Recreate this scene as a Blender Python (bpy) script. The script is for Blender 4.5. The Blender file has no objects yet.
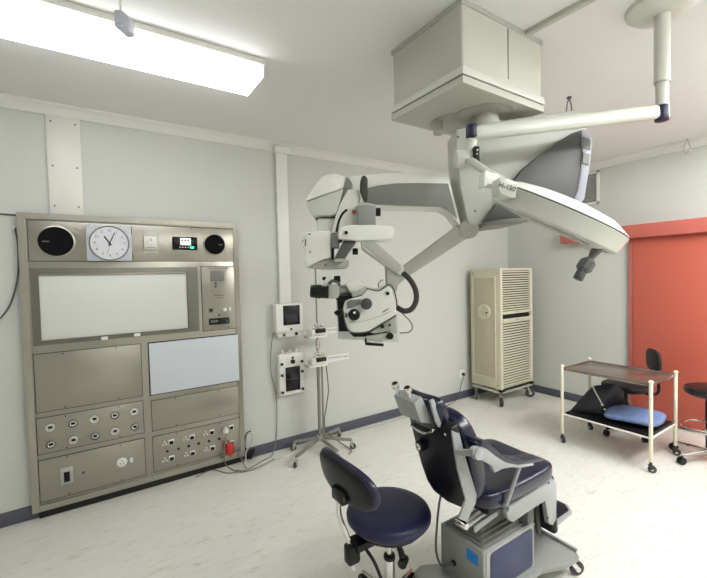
import bpy, bmesh, math, random
from mathutils import Vector, Matrix
random.seed(7)
SC = bpy.context.scene
COL = SC.collection
PI = math.pi
# ------------------------------------------------------------------ camera
CX, CY, CZ = -5.14596, -3.62062, 1.7
F = Vector((0.55001025, 0.83445436, -0.0342731)).normalized()
Rr = Vector((0.83426452, -0.55085672, -0.02365563)).normalized()
U = Vector((0.03861911, 0.01558199, 0.99913251)).normalized()
FL = 393.068
CAM = Vector((CX, CY, CZ))
N = Vector((F.x, F.y, 0)).normalized()          # horizontal viewing direction
E_ = Vector((N.y, -N.x, 0))                     # horizontal right
Z = Vector((0, 0, 1))


def ray(px, py):
    return F + Rr * ((px - 353.5) / FL) - U * ((py - 289) / FL)


def Wp(px, py, d):           # point on the upright plane at distance d
    r = ray(px, py)
    return CAM + r * (d / r.dot(N))


def Xp(px, py, x):
    r = ray(px, py)
    return CAM + r * ((x - CX) / r.x)


def Yp(px, py, y):
    r = ray(px, py)
    return CAM + r * ((y - CY) / r.y)


def Zp(px, py, z):
    r = ray(px, py)
    return CAM + r * ((z - CZ) / r.z)


# ------------------------------------------------------------------ materials
def lin(c):
    c = c / 255.0
    return c / 12.92 if c <= 0.04045 else ((c + 0.055) / 1.055) ** 2.4


def rgb(r, g, b):
    return (lin(r), lin(g), lin(b), 1)


MATS = {}


def mat(name, col, rough=0.5, metal=0.0, emit=None, estr=0.0, noise=0.0, nscale=40, bump=0.0, bscale=200, coat=0.0,
        alpha=1.0, trans=0.0, stretch=None, spec=0.5):
    if name in MATS:
        return MATS[name]
    m = bpy.data.materials.new(name)
    m.use_nodes = True
    nt = m.node_tree
    b = nt.nodes['Principled BSDF']
    b.inputs['Base Color'].default_value = rgb(*col)
    b.inputs['Roughness'].default_value = rough
    b.inputs['Metallic'].default_value = metal
    b.inputs['Specular IOR Level'].default_value = spec
    b.inputs['Coat Weight'].default_value = coat
    b.inputs['Coat Roughness'].default_value = 0.15
    b.inputs['Alpha'].default_value = alpha
    b.inputs['Transmission Weight'].default_value = trans
    if emit:
        b.inputs['Emission Color'].default_value = rgb(*emit)
        b.inputs['Emission Strength'].default_value = estr
    tc = nt.nodes.new('ShaderNodeTexCoord')
    src = tc.outputs['Object']
    if stretch:
        mp = nt.nodes.new('ShaderNodeMapping')
        mp.inputs['Scale'].default_value = stretch
        nt.links.new(src, mp.inputs['Vector'])
        src = mp.outputs['Vector']
    if noise:
        n = nt.nodes.new('ShaderNodeTexNoise')
        n.inputs['Scale'].default_value = nscale
        n.inputs['Detail'].default_value = 4
        nt.links.new(src, n.inputs['Vector'])
        mr = nt.nodes.new('ShaderNodeMapRange')
        mr.inputs['To Min'].default_value = 1 - noise
        mr.inputs['To Max'].default_value = 1 + noise
        nt.links.new(n.outputs['Fac'], mr.inputs['Value'])
        mx = nt.nodes.new('ShaderNodeMix')
        mx.data_type = 'RGBA'
        mx.blend_type = 'MULTIPLY'
        mx.inputs['Factor'].default_value = 1
        mx.inputs['A'].default_value = rgb(*col)
        nt.links.new(mr.outputs['Result'], mx.inputs['B'])
        nt.links.new(mx.outputs['Result'], b.inputs['Base Color'])
        mr2 = nt.nodes.new('ShaderNodeMapRange')
        mr2.inputs['To Min'].default_value = max(0, rough - noise * .6)
        mr2.inputs['To Max'].default_value = min(1, rough + noise * .6)
        nt.links.new(n.outputs['Fac'], mr2.inputs['Value'])
        nt.links.new(mr2.outputs['Result'], b.inputs['Roughness'])
    if bump:
        n2 = nt.nodes.new('ShaderNodeTexNoise')
        n2.inputs['Scale'].default_value = bscale
        nt.links.new(src, n2.inputs['Vector'])
        bp = nt.nodes.new('ShaderNodeBump')
        bp.inputs['Strength'].default_value = bump
        bp.inputs['Distance'].default_value = 0.002
        nt.links.new(n2.outputs['Fac'], bp.inputs['Height'])
        nt.links.new(bp.outputs['Normal'], b.inputs['Normal'])
    MATS[name] = m
    return m


def floor_mat():
    m = mat('vinyl_floor', (216, 214, 203), 0.33, spec=0.4)
    nt = m.node_tree
    b = nt.nodes['Principled BSDF']
    tc = nt.nodes.new('ShaderNodeTexCoord')
    mp = nt.nodes.new('ShaderNodeMapping')
    mp.inputs['Rotation'].default_value = (0, 0, 0.25)
    mp.inputs['Scale'].default_value = (2.0, 10.0, 1)
    nt.links.new(tc.outputs['Object'], mp.inputs['Vector'])
    n = nt.nodes.new('ShaderNodeTexNoise')
    n.inputs['Scale'].default_value = 3.4
    n.inputs['Detail'].default_value = 9
    n.inputs['Roughness'].default_value = 0.68
    n.inputs['Distortion'].default_value = 1.2
    nt.links.new(mp.outputs['Vector'], n.inputs['Vector'])
    cr = nt.nodes.new('ShaderNodeValToRGB')
    e = cr.color_ramp.elements
    e[0].position = 0.31
    e[0].color = rgb(197, 190, 174)
    e[1].position = 0.42
    e[1].color = rgb(219, 217, 208)
    e2 = cr.color_ramp.elements.new(0.62)
    e2.color = rgb(226, 224, 216)
    e3 = cr.color_ramp.elements.new(0.75)
    e3.color = rgb(213, 213, 206)
    nt.links.new(n.outputs['Fac'], cr.inputs['Fac'])
    # welded seam lines between vinyl sheets
    nt.links.new(cr.outputs['Color'], b.inputs['Base Color'])
    return m


WALL = mat('wall_paint', (205, 206, 200), 0.62, noise=0.012, nscale=3, bump=0.15, bscale=300)
CEIL = mat('ceiling_paint', (232, 231, 229), 0.7, noise=0.01, nscale=2)
CORN = mat('cornice_paint', (222, 221, 214), 0.5)
SKIRT = mat('skirting_vinyl', (84, 86, 98), 0.45)
FLOOR = floor_mat()
STEEL = mat('brushed_steel', (166, 162, 150), 0.33, 0.85, noise=0.06, nscale=6, stretch=(1, 1, 30))
STEEL2 = mat('steel_frame', (170, 166, 154), 0.32, 0.9, noise=0.05, nscale=5, stretch=(30, 1, 1))
CHROME = mat('chrome', (215, 213, 208), 0.14, 1.0)
DKGAP = mat('dark_gap', (24, 23, 21), 0.7)
BLACK = mat('black_plastic', (10, 10, 11), 0.4, spec=.35)
BLACKG = mat('black_gloss', (8, 8, 10), 0.2, spec=.4)
WHITEP = mat('white_plastic', (232, 231, 224), 0.4)
WHITEM = mat('white_metal', (226, 225, 216), 0.35)
OPAL = mat('opal_board', (222, 224, 218), 0.3)
BOARD = mat('white_board', (212, 219, 226), 0.25)
SCOPE = mat('microscope_white', (226, 226, 218), 0.34, coat=0.2)
SCOPEG = mat('microscope_grey', (176, 176, 168), 0.4)
SCOPED = mat('microscope_dark_grey', (84, 85, 82), 0.45)
SCOPEM = mat('microscope_mid_grey', (126, 127, 122), 0.42)
BOXP = mat('housing_cream', (190, 189, 176), 0.5)
LAMPC = mat('lamp_cream', (203, 204, 193), 0.32, coat=0.2)
LAMPW = mat('lamp_white', (240, 240, 234), 0.3, coat=0.2)
NAVYP = mat('navy_plastic', (28, 28, 58), 0.4)
NAVY = mat('navy_vinyl', (11, 15, 46), 0.26, coat=0.2, bump=0.12, bscale=350)
NAVYF = mat('navy_stool_vinyl', (17, 20, 60), 0.5, bump=0.1, bscale=400)
SHELL = mat('black_shell', (11, 13, 21), 0.38, spec=.35)
CHG = mat('chair_grey_paint', (138, 140, 136), 0.36, coat=0.2)
CHG2 = mat('chair_light_grey', (152, 155, 153), 0.35, coat=0.2)
BLUEP = mat('blue_panel', (44, 50, 84), 0.42)
STICK = mat('blue_sticker', (40, 130, 205), 0.4)
CREAM = mat('cream_enamel', (206, 202, 176), 0.42)
CREAM2 = mat('cream_slats', (214, 210, 188), 0.42)
IVORY = mat('ivory_enamel', (228, 222, 198), 0.4)
TROLTOP = mat('trolley_steel', (150, 138, 128), 0.25, 0.75, noise=0.05, nscale=4)
RUBBER = mat('grey_rubber', (58, 58, 58), 0.6)
RED = mat('red_door_paint', (196, 98, 80), 0.42, noise=0.015, nscale=2)
RED2 = mat('red_rail_paint', (196, 104, 92), 0.45)
REDP = mat('red_plastic', (190, 40, 36), 0.4)
BAG = mat('black_bag_fabric', (22, 24, 31), 0.45, bump=0.5, bscale=25)
PILLOW = mat('blue_pillow_fabric', (108, 128, 172), 0.7, bump=0.4, bscale=30)
CABLE = mat('grey_cable', (120, 118, 110), 0.5)
CABLEW = mat('white_cable', (196, 194, 184), 0.5)
GREEN = mat('green_led', (40, 200, 150), 0.4, emit=(40, 220, 160), estr=1.2)
SCR = mat('screen_light', (215, 220, 215), 0.3, emit=(215, 220, 215), estr=0.35)
SCRD = mat('screen_dark', (36, 36, 42), 0.2)
TUBE = mat('diffuser_lit', (255, 255, 255), 0.4, emit=(250, 252, 252), estr=12.5)
TUBE2 = mat('diffuser_lit_dim', (255, 255, 255), 0.4, emit=(247, 249, 252), estr=3.0)  # weaker emission, set to balance brightness across the room
VENTD = mat('vent_grey', (165, 165, 162), 0.5)
INK = mat('black_ink', (30, 30, 30), 0.6)
INKG = mat('grey_ink', (90, 90, 86), 0.6)
DIAL = mat('clock_dial', (214, 214, 218), 0.4)
GLASS = mat('lamp_glass', (150, 150, 140), 0.2)


# ------------------------------------------------------------------ mesh builder
class G:
    def __init__(s):
        s.bm = bmesh.new()

    def _merge(s, b, mt=None):
        if mt is not None:
            bmesh.ops.transform(b, matrix=mt, verts=b.verts)
        me = bpy.data.meshes.new('tmp')
        b.to_mesh(me)
        b.free()
        s.bm.from_mesh(me)
        bpy.data.meshes.remove(me)
        return s

    def box(s, x0, x1, y0, y1, z0, z1, bev=0.0, seg=2, mt=None):
        b = bmesh.new()
        bmesh.ops.create_cube(b, size=1)
        bmesh.ops.scale(b, vec=(abs(x1 - x0), abs(y1 - y0), abs(z1 - z0)), verts=b.verts)
        if bev:
            bev = min(bev, .49 * min(abs(x1 - x0), abs(y1 - y0), abs(z1 - z0)))
            bmesh.ops.bevel(b, geom=b.edges[:], offset=bev, segments=seg, profile=.5, affect='EDGES')
        bmesh.ops.translate(b, vec=((x0 + x1) / 2, (y0 + y1) / 2, (z0 + z1) / 2), verts=b.verts)
        return s._merge(b, mt)

    def beam(s, p0, p1, w, h, bev=0.0, up=Z, seg=2):
        """box beam from p0 to p1, width w (sideways) and height h (along up)"""
        p0, p1 = Vector(p0), Vector(p1)
        d = (p1 - p0)
        L = d.length
        x = d.normalized()
        y = Vector(up).cross(x).normalized()
        z = x.cross(y)
        M = Matrix((x, y, z)).transposed().to_4x4()
        M.translation = (p0 + p1) / 2
        return s.box(-L / 2, L / 2, -w / 2, w / 2, -h / 2, h / 2, bev, seg, M)

    def cyl(s, p0, p1, r0, r1=None, n=24, bev=0.0):
        p0, p1 = Vector(p0), Vector(p1)
        if r1 is None:
            r1 = r0
        d = p1 - p0
        L = d.length
        prof = [(0, 0), (r0, 0), (r1, L), (0, L)]
        if bev:
            prof = [(0, 0), (r0 - bev, 0), (r0 - bev * .3, bev * .3), (r0, bev), (r1, L - bev), (r1 - bev * .3, L - bev * .3), (r1 - bev, L), (0, L)]
        return s.lathe(prof, p0, d, n)

    def lathe(s, prof, o=(0, 0, 0), axis=(0, 0, 1), n=32):
        b = bmesh.new()
        q = Vector((0, 0, 1)).rotation_difference(Vector(axis).normalized()).to_matrix().to_4x4()
        rings = []
        for r, z in prof:
            if r < 1e-6:
                rings.append([b.verts.new((0, 0, z))])
            else:
                rings.append([b.verts.new((r * math.cos(2 * PI * i / n), r * math.sin(2 * PI * i / n), z)) for i in range(n)])
        for a, c in zip(rings, rings[1:]):
            for i in range(n):
                j = (i + 1) % n
                try:
                    if len(a) == 1 and len(c) == 1:
                        continue
                    if len(a) == 1:
                        b.faces.new((a[0], c[i], c[j]))
                    elif len(c) == 1:
                        b.faces.new((a[i], a[j], c[0]))
                    else:
                        b.faces.new((a[i], a[j], c[j], c[i]))
                except ValueError:
                    pass
        bmesh.ops.recalc_face_normals(b, faces=b.faces)
        q.translation = Vector(o)
        return s._merge(b, q)

    def tube(s, pts, r, n=10, smooth=True, closed=False, sub=6):
        P = [Vector(p) for p in pts]
        if smooth and len(P) > 2:
            Q = []
            m = len(P)
            rng = range(m) if closed else range(m - 1)
            for i in rng:
                p1, p2 = P[i], P[(i + 1) % m]
                p0 = P[(i - 1) % m] if (closed or i > 0) else p1 * 2 - p2
                p3 = P[(i + 2) % m] if (closed or i + 2 < m) else p2 * 2 - p1
                for k in range(sub):
                    t = k / sub
                    Q.append(0.5 * ((2 * p1) + (p2 - p0) * t + (2 * p0 - 5 * p1 + 4 * p2 - p3) * t * t + (3 * p1 - p0 - 3 * p2 + p3) * t ** 3))
            if not closed:
                Q.append(P[-1])
            P = Q
        b = bmesh.new()
        m = len(P)
        rings = []
        tprev = None
        nv = None
        for i in range(m):
            if closed:
                t = (P[(i + 1) % m] - P[(i - 1) % m]).normalized()
            else:
                t = (P[min(i + 1, m - 1)] - P[max(i - 1, 0)]).normalized()
            if nv is None:
                nv = t.orthogonal().normalized()
            else:
                nv = (nv - t * nv.dot(t)).normalized()
            bv = t.cross(nv)
            rr = r(i / (m - 1)) if callable(r) else r
            rings.append([b.verts.new(P[i] + nv * rr * math.cos(2 * PI * k / n) + bv * rr * math.sin(2 * PI * k / n)) for k in range(n)])
        for i in range(m if closed else m - 1):
            a, c = rings[i], rings[(i + 1) % m]
            for k in range(n):
                b.faces.new((a[k], a[(k + 1) % n], c[(k + 1) % n], c[k]))
        if not closed:
            b.faces.new(rings[0][::-1])
            b.faces.new(rings[-1])
        bmesh.ops.recalc_face_normals(b, faces=b.faces)
        return s._merge(b)

    def prism(s, pts, vec, bev=0.0, seg=2):
        b = bmesh.new()
        vec = Vector(vec)
        v0 = [b.verts.new(Vector(p)) for p in pts]
        v1 = [b.verts.new(Vector(p) + vec) for p in pts]
        n = len(pts)
        b.faces.new(v0)
        b.faces.new(v1[::-1])
        for i in range(n):
            b.faces.new((v0[i], v1[i], v1[(i + 1) % n], v0[(i + 1) % n]))
        bmesh.ops.recalc_face_normals(b, faces=b.faces)
        if bev:
            bmesh.ops.bevel(b, geom=b.edges[:], offset=bev, segments=seg, profile=.5, affect='EDGES', clamp_overlap=True)
        return s._merge(b)

    def se(s, c, half, e1=.4, e2=.4, rot=None, nu=40, nv=20, fn=None):
        """superellipsoid: e1 vertical squareness, e2 in-plane squareness"""
        b = bmesh.new()

        def sp(v, e):
            return math.copysign(abs(v) ** e, v)
        rings = []
        for j in range(nv + 1):
            ph = -PI / 2 + PI * j / nv
            if j in (0, nv):
                rings.append([b.verts.new((0, 0, half[2] * (-1 if j == 0 else 1)))])
                continue
            row = []
            for i in range(nu):
                th = 2 * PI * i / nu
                row.append(b.verts.new((half[0] * sp(math.cos(ph), e1) * sp(math.cos(th), e2),
                                        half[1] * sp(math.cos(ph), e1) * sp(math.sin(th), e2), half[2] * sp(math.sin(ph), e1))))
            rings.append(row)
        for a, c2 in zip(rings, rings[1:]):
            for i in range(nu):
                j = (i + 1) % nu
                if len(a) == 1:
                    b.faces.new((a[0], c2[j], c2[i]))
                elif len(c2) == 1:
                    b.faces.new((a[i], a[j], c2[0]))
                else:
                    b.faces.new((a[i], a[j], c2[j], c2[i]))
        if fn:
            for v in b.verts:
                v.co = Vector(fn(v.co))
        bmesh.ops.recalc_face_normals(b, faces=b.faces)
        M = (rot.to_4x4() if rot else Matrix.Identity(4))
        M.translation = Vector(c)
        return s._merge(b, M)

    def px(s, pts, d0, d1, bev=0.0, seg=2, fit=False):
        """upright plate of real thickness: outline at distance d0, pushed back to d1"""
        if not fit:
            return s.prism([Wp(x, y, d0) for x, y in pts], N * (d1 - d0), bev, seg)
        xa, xb = min(p[0] for p in pts), max(p[0] for p in pts)
        O = []
        for x, y in pts:            # left edge belongs to the rear face, right edge to the front face
            a, b = Wp(x, y, d0), Wp(x, y, d1)
            t = (xb - x) / (xb - xa)
            O.append(N * a.dot(N) + E_ * (a.dot(E_) * (1 - t) + b.dot(E_) * t) + Z * a.z)
        return s.prism(O, N * (d1 - d0), bev, seg)


WM = {}


def setp(o, label=None, cat=None, group=None, kind=None):
    if label:
        o['label'] = label
    if cat:
        o['category'] = cat
    if group:
        o['group'] = group
    if kind:
        o['kind'] = kind
    return o


def thing(name, label, cat, loc, group=None, rotz=0):
    o = bpy.data.objects.new(name, None)
    o.empty_display_size = .1
    COL.objects.link(o)
    o.location = loc
    o.rotation_euler = (0, 0, rotz)
    WM[o.name] = Matrix.Translation(Vector(loc)) @ Matrix.Rotation(rotz, 4, 'Z')
    return setp(o, label, cat, group)


def part(name, g, m, parent=None, ang=35, local=False, label=None, kind=None):
    bmesh.ops.recalc_face_normals(g.bm, faces=g.bm.faces)
    me = bpy.data.meshes.new(name)
    if parent is not None and not local:
        bmesh.ops.transform(g.bm, matrix=WM[parent.name].inverted(), verts=g.bm.verts)
    g.bm.to_mesh(me)
    g.bm.free()
    me.shade_smooth()
    me.set_sharp_from_angle(angle=math.radians(ang))
    me.materials.append(m)
    o = bpy.data.objects.new(name, me)
    COL.objects.link(o)
    if parent is not None:
        o.parent = parent
        WM[o.name] = WM[parent.name]
    else:
        WM[o.name] = Matrix.Identity(4)
    if label:
        o['label'] = label
    if kind:
        o['kind'] = kind
    return o


def single(name, g, m, label, cat, group=None, ang=35):
    """a thing that is one mesh: origin moved to its base"""
    g.bm.verts.ensure_lookup_table()
    xs = [v.co for v in g.bm.verts]
    c = Vector((sum(v.x for v in xs) / len(xs), sum(v.y for v in xs) / len(xs), min(v.z for v in xs)))
    bmesh.ops.translate(g.bm, vec=-c, verts=g.bm.verts)
    o = part(name, g, m, None, ang)
    o.location = c
    return setp(o, label, cat, group)


def struct(name, g, m):
    return setp(part(name, g, m), kind='structure')


def copy_tree(o, parent=None):
    c = o.copy()
    COL.objects.link(c)
    c.parent = parent
    for ch in list(o.children):
        copy_tree(ch, c)
    return c


def text(name, body, size, origin, xdir, nrm, m, parent, depth=0.0006):
    cu = bpy.data.curves.new(name, 'FONT')
    cu.body = body
    cu.size = size
    cu.extrude = depth
    cu.align_x = 'CENTER'
    cu.align_y = 'CENTER'
    t = bpy.data.objects.new('t', cu)
    COL.objects.link(t)
    dg = bpy.context.evaluated_depsgraph_get()
    me = bpy.data.meshes.new_from_object(t.evaluated_get(dg))
    bpy.data.objects.remove(t)
    bpy.data.curves.remove(cu)
    x = Vector(xdir).normalized()
    z = Vector(nrm).normalized()
    y = z.cross(x).normalized()
    M = Matrix((x, y, z)).transposed().to_4x4()
    M.translation = Vector(origin)
    g = G()
    g.bm.from_mesh(me)
    bmesh.ops.transform(g.bm, matrix=M, verts=g.bm.verts)
    bpy.data.meshes.remove(me)
    return part(name, g, m, parent)


# ------------------------------------------------------------------ room
H = 3.0
XL, YF = -7.0, -6.4
struct('floor', G().box(XL - .1, .1, YF - .1, .1, -.08, 0), FLOOR)
struct('ceiling', G().box(XL - .1, .1, YF - .1, .1, H, H + .08), CEIL)
struct('wall_left', G().box(XL - .1, .1, 0, .1, 0, H), WALL)
struct('wall_right', G().box(0, .1, YF, 0, 0, H), WALL)
struct('wall_back', G().box(XL - .1, XL, YF, 0, 0, H), WALL)
struct('wall_front', G().box(XL, 0, YF - .1, YF, 0, H), WALL)


def cornice(axis):
    prof = [(0, -.085), (.012, -.085), (.015, -.070), (.018, -.045), (.026, -.028), (.034, -.020), (.040, -.016), (.040, 0), (0, 0)]
    if axis == 'x':
        return G().prism([(XL, -a, H + b) for a, b in prof], (-XL, 0, 0))
    return G().prism([(-a, YF, H + b) for a, b in prof], (0, -YF, 0))


struct('trim_1', cornice('x'), CORN)
struct('trim_2', cornice('y'), CORN)
struct('baseboard_left', G().box(XL, 0, -.014, 0, 0, .10, .004), SKIRT)
struct('baseboard_right', G().box(-.014, 0, -1.55, -.014, 0, .10, .004), SKIRT)

# ceiling lights; those out of view are added to brighten the room
def ceiling_light(loc, label, m):
    t = thing('ceiling_light', label, 'light', loc, 'ceiling lights')
    L = .79
    g = G()
    g.box(-L, L, -.17, .17, -.035, 0, .004)
    g.box(-L, -L + .012, -.15, .15, -.10, -.03, .003)
    g.box(L - .012, L, -.15, .15, -.10, -.03, .003)
    part('housing', g, WHITEM, t, local=True)
    g = G()
    prof = [(-.15, -.036), (-.15, -.085), (-.135, -.098), (.135, -.098), (.15, -.085), (.15, -.036)]
    g.prism([(-L + .013, a, b) for a, b in prof], (2 * L - .026, 0, 0))
    part('diffuser', g, m, t, local=True)


ceiling_light((-5.03, -1.185, H), 'long bright box light on the ceiling above the steel wall panel', TUBE2)
ceiling_light((-4.6, -4.75, H), 'added unseen box light on the ceiling behind the viewer, left', TUBE2)  # unseen fixture added as weak fill
ceiling_light((-1.6, -4.2, H), 'added unseen box light on the ceiling behind the viewer, right', TUBE)  # unseen fixture added to brighten the right side
ceiling_light((-3.1, -4.45, H), 'added unseen box light on the ceiling behind the viewer, middle', TUBE)  # unseen fixture added for even brightness
ceiling_light((-1.3, -3.4, H), 'added unseen box light on the ceiling outside the view, near red door', TUBE)  # unseen fixture added to lift the far corner walls
# small pendant detector on rod in front of the light
g = G()
dd = 1.75
a0 = Wp(120.5, 12, dd)
t = thing('ceiling_sensor', 'small white sensor hanging on a thin rod beside the long box light', 'sensor', (a0.x, a0.y, H))
part('rod', G().cyl((a0.x, a0.y, a0.z - .01), (a0.x, a0.y, H), .004), WHITEM, t)
g = G().px([(113.5, 9), (121, 9.5), (127.5, 15), (128, 29), (120, 30), (114, 25)], dd - .03, dd + .03, .006)
part('body', g, mat('sensor_white', (205, 208, 220), .4), t)
part('lens', G().se(Wp(121.5, 27, dd - .02), (.026, .022, .012), 1, 1), mat('sensor_lens', (190, 195, 210), .2), t)

# cover plate, trunking above the panel
g = G()
x0, x1 = -5.394, -5.189
o = thing('cable_cover_plate', 'wide white metal cover plate with screws above the steel wall panel', 'cover plate', (-5.29, 0, 2.19))
part('plate', G().box(x0, x1, -.02, 0, 2.19, 2.915, .003), WHITEM, o)
for xx in (x0 + .03, x1 - .03):
    for zz in (2.26, 2.55, 2.87):
        part('screw', G().cyl((xx, -.023, zz), (xx, -.019, zz), .006, n=10), INKG, o)
o = thing('cable_trunking', 'narrow white trunking from cornice down to the wall monitor box', 'trunking', (-3.58, 0, 1.44))
part('channel', G().box(-3.64, -3.524, -.035, 0, 1.43, 2.90, .004), WHITEP, o)
part('top_cap', G().box(-3.665, -3.50, -.075, 0, 2.895, 2.955, .008), WHITEP, o)

# ------------------------------------------------------------------ steel service panel
PY = -.055


def P(px, py):
    q = Yp(px, py, PY)
    return q.x, q.z


def rect(pts):
    xs = [P(*q)[0] for q in pts]
    zs = [P(*q)[1] for q in pts]
    if len(pts) == 4:      # TL TR BR BL
        return (xs[0] + xs[3]) / 2, (xs[1] + xs[2]) / 2, (zs[2] + zs[3]) / 2, (zs[0] + zs[1]) / 2
    return min(xs), max(xs), min(zs), max(zs)


def fr_(x0, x1, z0, z1, a0, a1, c0, c1, yo, yi):
    g = G()
    O = [(x0, yo, z0), (x1, yo, z0), (x1, yo, z1), (x0, yo, z1)]
    I = [(a0, yi, c0), (a1, yi, c0), (a1, yi, c1), (a0, yi, c1)]
    b = g.bm
    vo = [b.verts.new(v) for v in O]
    vi = [b.verts.new(v) for v in I]
    vb = [b.verts.new((v[0], -.045, v[2])) for v in O]
    vc = [b.verts.new((v[0], -.045, v[2])) for v in I]
    for i in range(4):
        j = (i + 1) % 4
        b.faces.new((vo[i], vo[j], vi[j], vi[i]))
        b.faces.new((vb[i], vb[j], vo[j], vo[i]))
        b.faces.new((vi[i], vi[j], vc[j], vc[i]))
        b.faces.new((vc[i], vc[j], vb[j], vb[i]))
    return g


pan = thing('service_panel', 'large stainless steel theatre service panel mounted on the left wall', 'wall panel', (-4.805, 0, .06))
g = G().box(-5.565, -4.052, -.05, 0, .07, 2.185, .003)
part('backing_frame', g, STEEL2, pan)
g = fr_(-5.575, -4.042, .06, 2.195, -5.533, -4.083, .10, 2.153, -.063, -.059)
part('outer_trim', g, STEEL2, pan)


def plate(name, pts, m=STEEL, y=-.0545, th=.006, gap=.004, sc=True):
    x0, x1, z0, z1 = rect(pts)
    o = part(name, G().box(x0, x1, y, y + th, z0, z1, .0015), m, pan)
    part('seam', G().box(x0 - gap, x1 + gap, y + .0025, y + .008, z0 - gap, z1 + gap), DKGAP, o)
    if sc:
        for sx in (.25, .75):
            for zz in (z0 + .012, z1 - .012):
                xx = x0 + (x1 - x0) * sx
                part('screw', G().cyl((xx, y - .002, zz), (xx, y + .001, zz), .005, n=8), INK, o)
    return o, (x0, x1, z0, z1)


top, rt = plate('speaker_strip', [(27.6, 222), (234, 228), (234, 261), (28.7, 261)])
cp, rc = plate('control_plate', [(201, 267), (234, 266.5), (236.5, 328), (203.5, 331)])
plate('blank_plate', [(33, 355), (141, 344), (142, 395.5), (37, 413.6)])
outp, _ = plate('gas_outlet_plate', [(35.7, 419), (142.7, 401.5), (144, 432.7), (38.6, 455)])
lowp, _ = plate('lower_plate', [(38.6, 462), (144, 438), (146, 475), (40.5, 502.6)])
plate('blank_plate', [(151.5, 401.5), (239, 385.7), (239.5, 412.5), (152.6, 431.6)])
sockp, _ = plate('socket_plate', [(152.6, 437.5), (239, 418), (241, 449), (154.5, 472.5)])
part('under_panel_shade', G().box(-5.54, -4.07, -.035, 0, 0.0, .06, .002), DKGAP, pan)  # black box standing in for the shade beneath the panel

# x-ray light box
x0, x1, z0, z1 = rect([(29.5, 268.5), (198, 267), (199, 330), (33, 347.5)])
a0, a1, c0, c1 = rect([(39, 276), (185.8, 274), (188.5, 327.5), (41.5, 341)])
lb = part('xray_viewer', G().prism([(x0, 0, z0), (x1, 0, z0), (x1, 0, z1), (x0, 0, z1)], (0, -.052, 0)), STEEL2, pan)


part('bezel', fr_(x0, x1, z0, z1, a0 - .004, a1 + .004, c0 - .004, c1 + .018, -.058, -.070), mat('bezel_steel', (128, 126, 116), .4, .8), lb)
part('film_clip_rail', G().box(a0, a1, -.066, -.053, c1 + .002, c1 + .016, .002), STEEL2, lb)
part('diffuser', G().box(a0, a1, -.057, -.05, c0, c1, .001), OPAL, lb)
for q in ((104.5, 338), (137, 334.5)):
    xx, zz = P(*q)
    part('switch', G().box(xx - .022, xx + .022, -.08, -.06, zz - .012, zz + .012, .003), WHITEP, lb)
# white board
x0, x1, z0, z1 = rect([(148.5, 344), (237.5, 334), (239, 380), (151, 395)])
wb = part('writing_board', G().box(x0, x1, -.066, -.05, z0, z1, .003), BOARD, pan)
part('seam', G().box(x0 - .008, x1 + .008, -.0535, -.045, z0 - .008, z1 + .008), DKGAP, wb)

# speakers
for (cx, cy, r) in ((56, 241.5, .106), (214.7, 244.5, .088)):
    xx, zz = P(cx, cy)
    sp = part('speaker', G().lathe([(0, .0), (r, 0), (r, .004), (r * .93, .009), (r * .85, .007), (0, .012)], (xx, -.054, zz), (0, -1, 0), 48), mat('speaker_cloth', (12, 12, 13), .8, spec=.15), pan)
    part('ring', G().lathe([(r + .008, 0), (r + .008, .006), (r, .008), (r - .002, .006), (r - .002, 0)], (xx, -.0545, zz), (0, -1, 0), 48), STEEL2, sp)
    part('nameplate', G().box(xx + (r * .35 if cx > 100 else -r * .75), xx + (r * .75 if cx > 100 else -r * .35), -.068, -.06, zz - .006, zz + .004), SCOPED, sp)

# gas outlets : ten
pts = [(137, 210), (199, 199), (257, 187), (312, 177), (365, 167), (139, 256), (200, 244), (259, 233), (313, 220), (367, 208)]
for i, (u, v) in enumerate(pts):
    xx, zz = P(u / 2.719, 350 + v / 2.719)
    o = part('gas_outlet', G().lathe([(0, 0), (.033, 0), (.033, .006), (.029, .012), (.022, .012), (.020, .006), (0, .006)], (xx, -.0545, zz), (0, -1, 0), 28), CHROME, pan)
    part('bore', G().box(xx - .013, xx + .013, -.066, -.058, zz - .009, zz + .009, .003), BLACK, o)
    if i % 2 == 1:
        part('cap', G().lathe([(.028, 0), (.028, .004), (.022, .006), (.022, 0)], (xx, -.066, zz), (0, -1, 0), 28), SCOPED, o)

# power sockets : eight
spts = [(465, 250), (521, 237), (575, 223), (628, 210), (466, 294), (523, 280), (577, 266), (630, 252)]
for (u, v) in spts:
    xx, zz = P(u / 2.719, 350 + v / 2.719)
    o = part('power_socket', G().box(xx - .02, xx + .024, -.062, -.054, zz - .022, zz + .022, .003), WHITEP, pan)
    part('switch', G().box(xx - .014, xx + .018, -.068, -.06, zz - .017, zz + .010, .002), BLACK, o)
    for (dx, dz) in ((-.048, .012), (-.062, -.008), (-.036, -.010)):
        part('pin_hole', G().cyl((xx + dx, -.058, zz + dz), (xx + dx, -.054, zz + dz), .007, n=12), WHITEM, o)
for (u, v) in [(455, 275), (485, 268), (513, 261), (540, 254), (568, 247), (596, 241)]:
    xx, zz = P(u / 2.719, 350 + v / 2.719)
    part('earth_stud', G().cyl((xx, -.066, zz), (xx, -.053, zz), .010, n=14, bev=.003), BLACK, pan)
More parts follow.
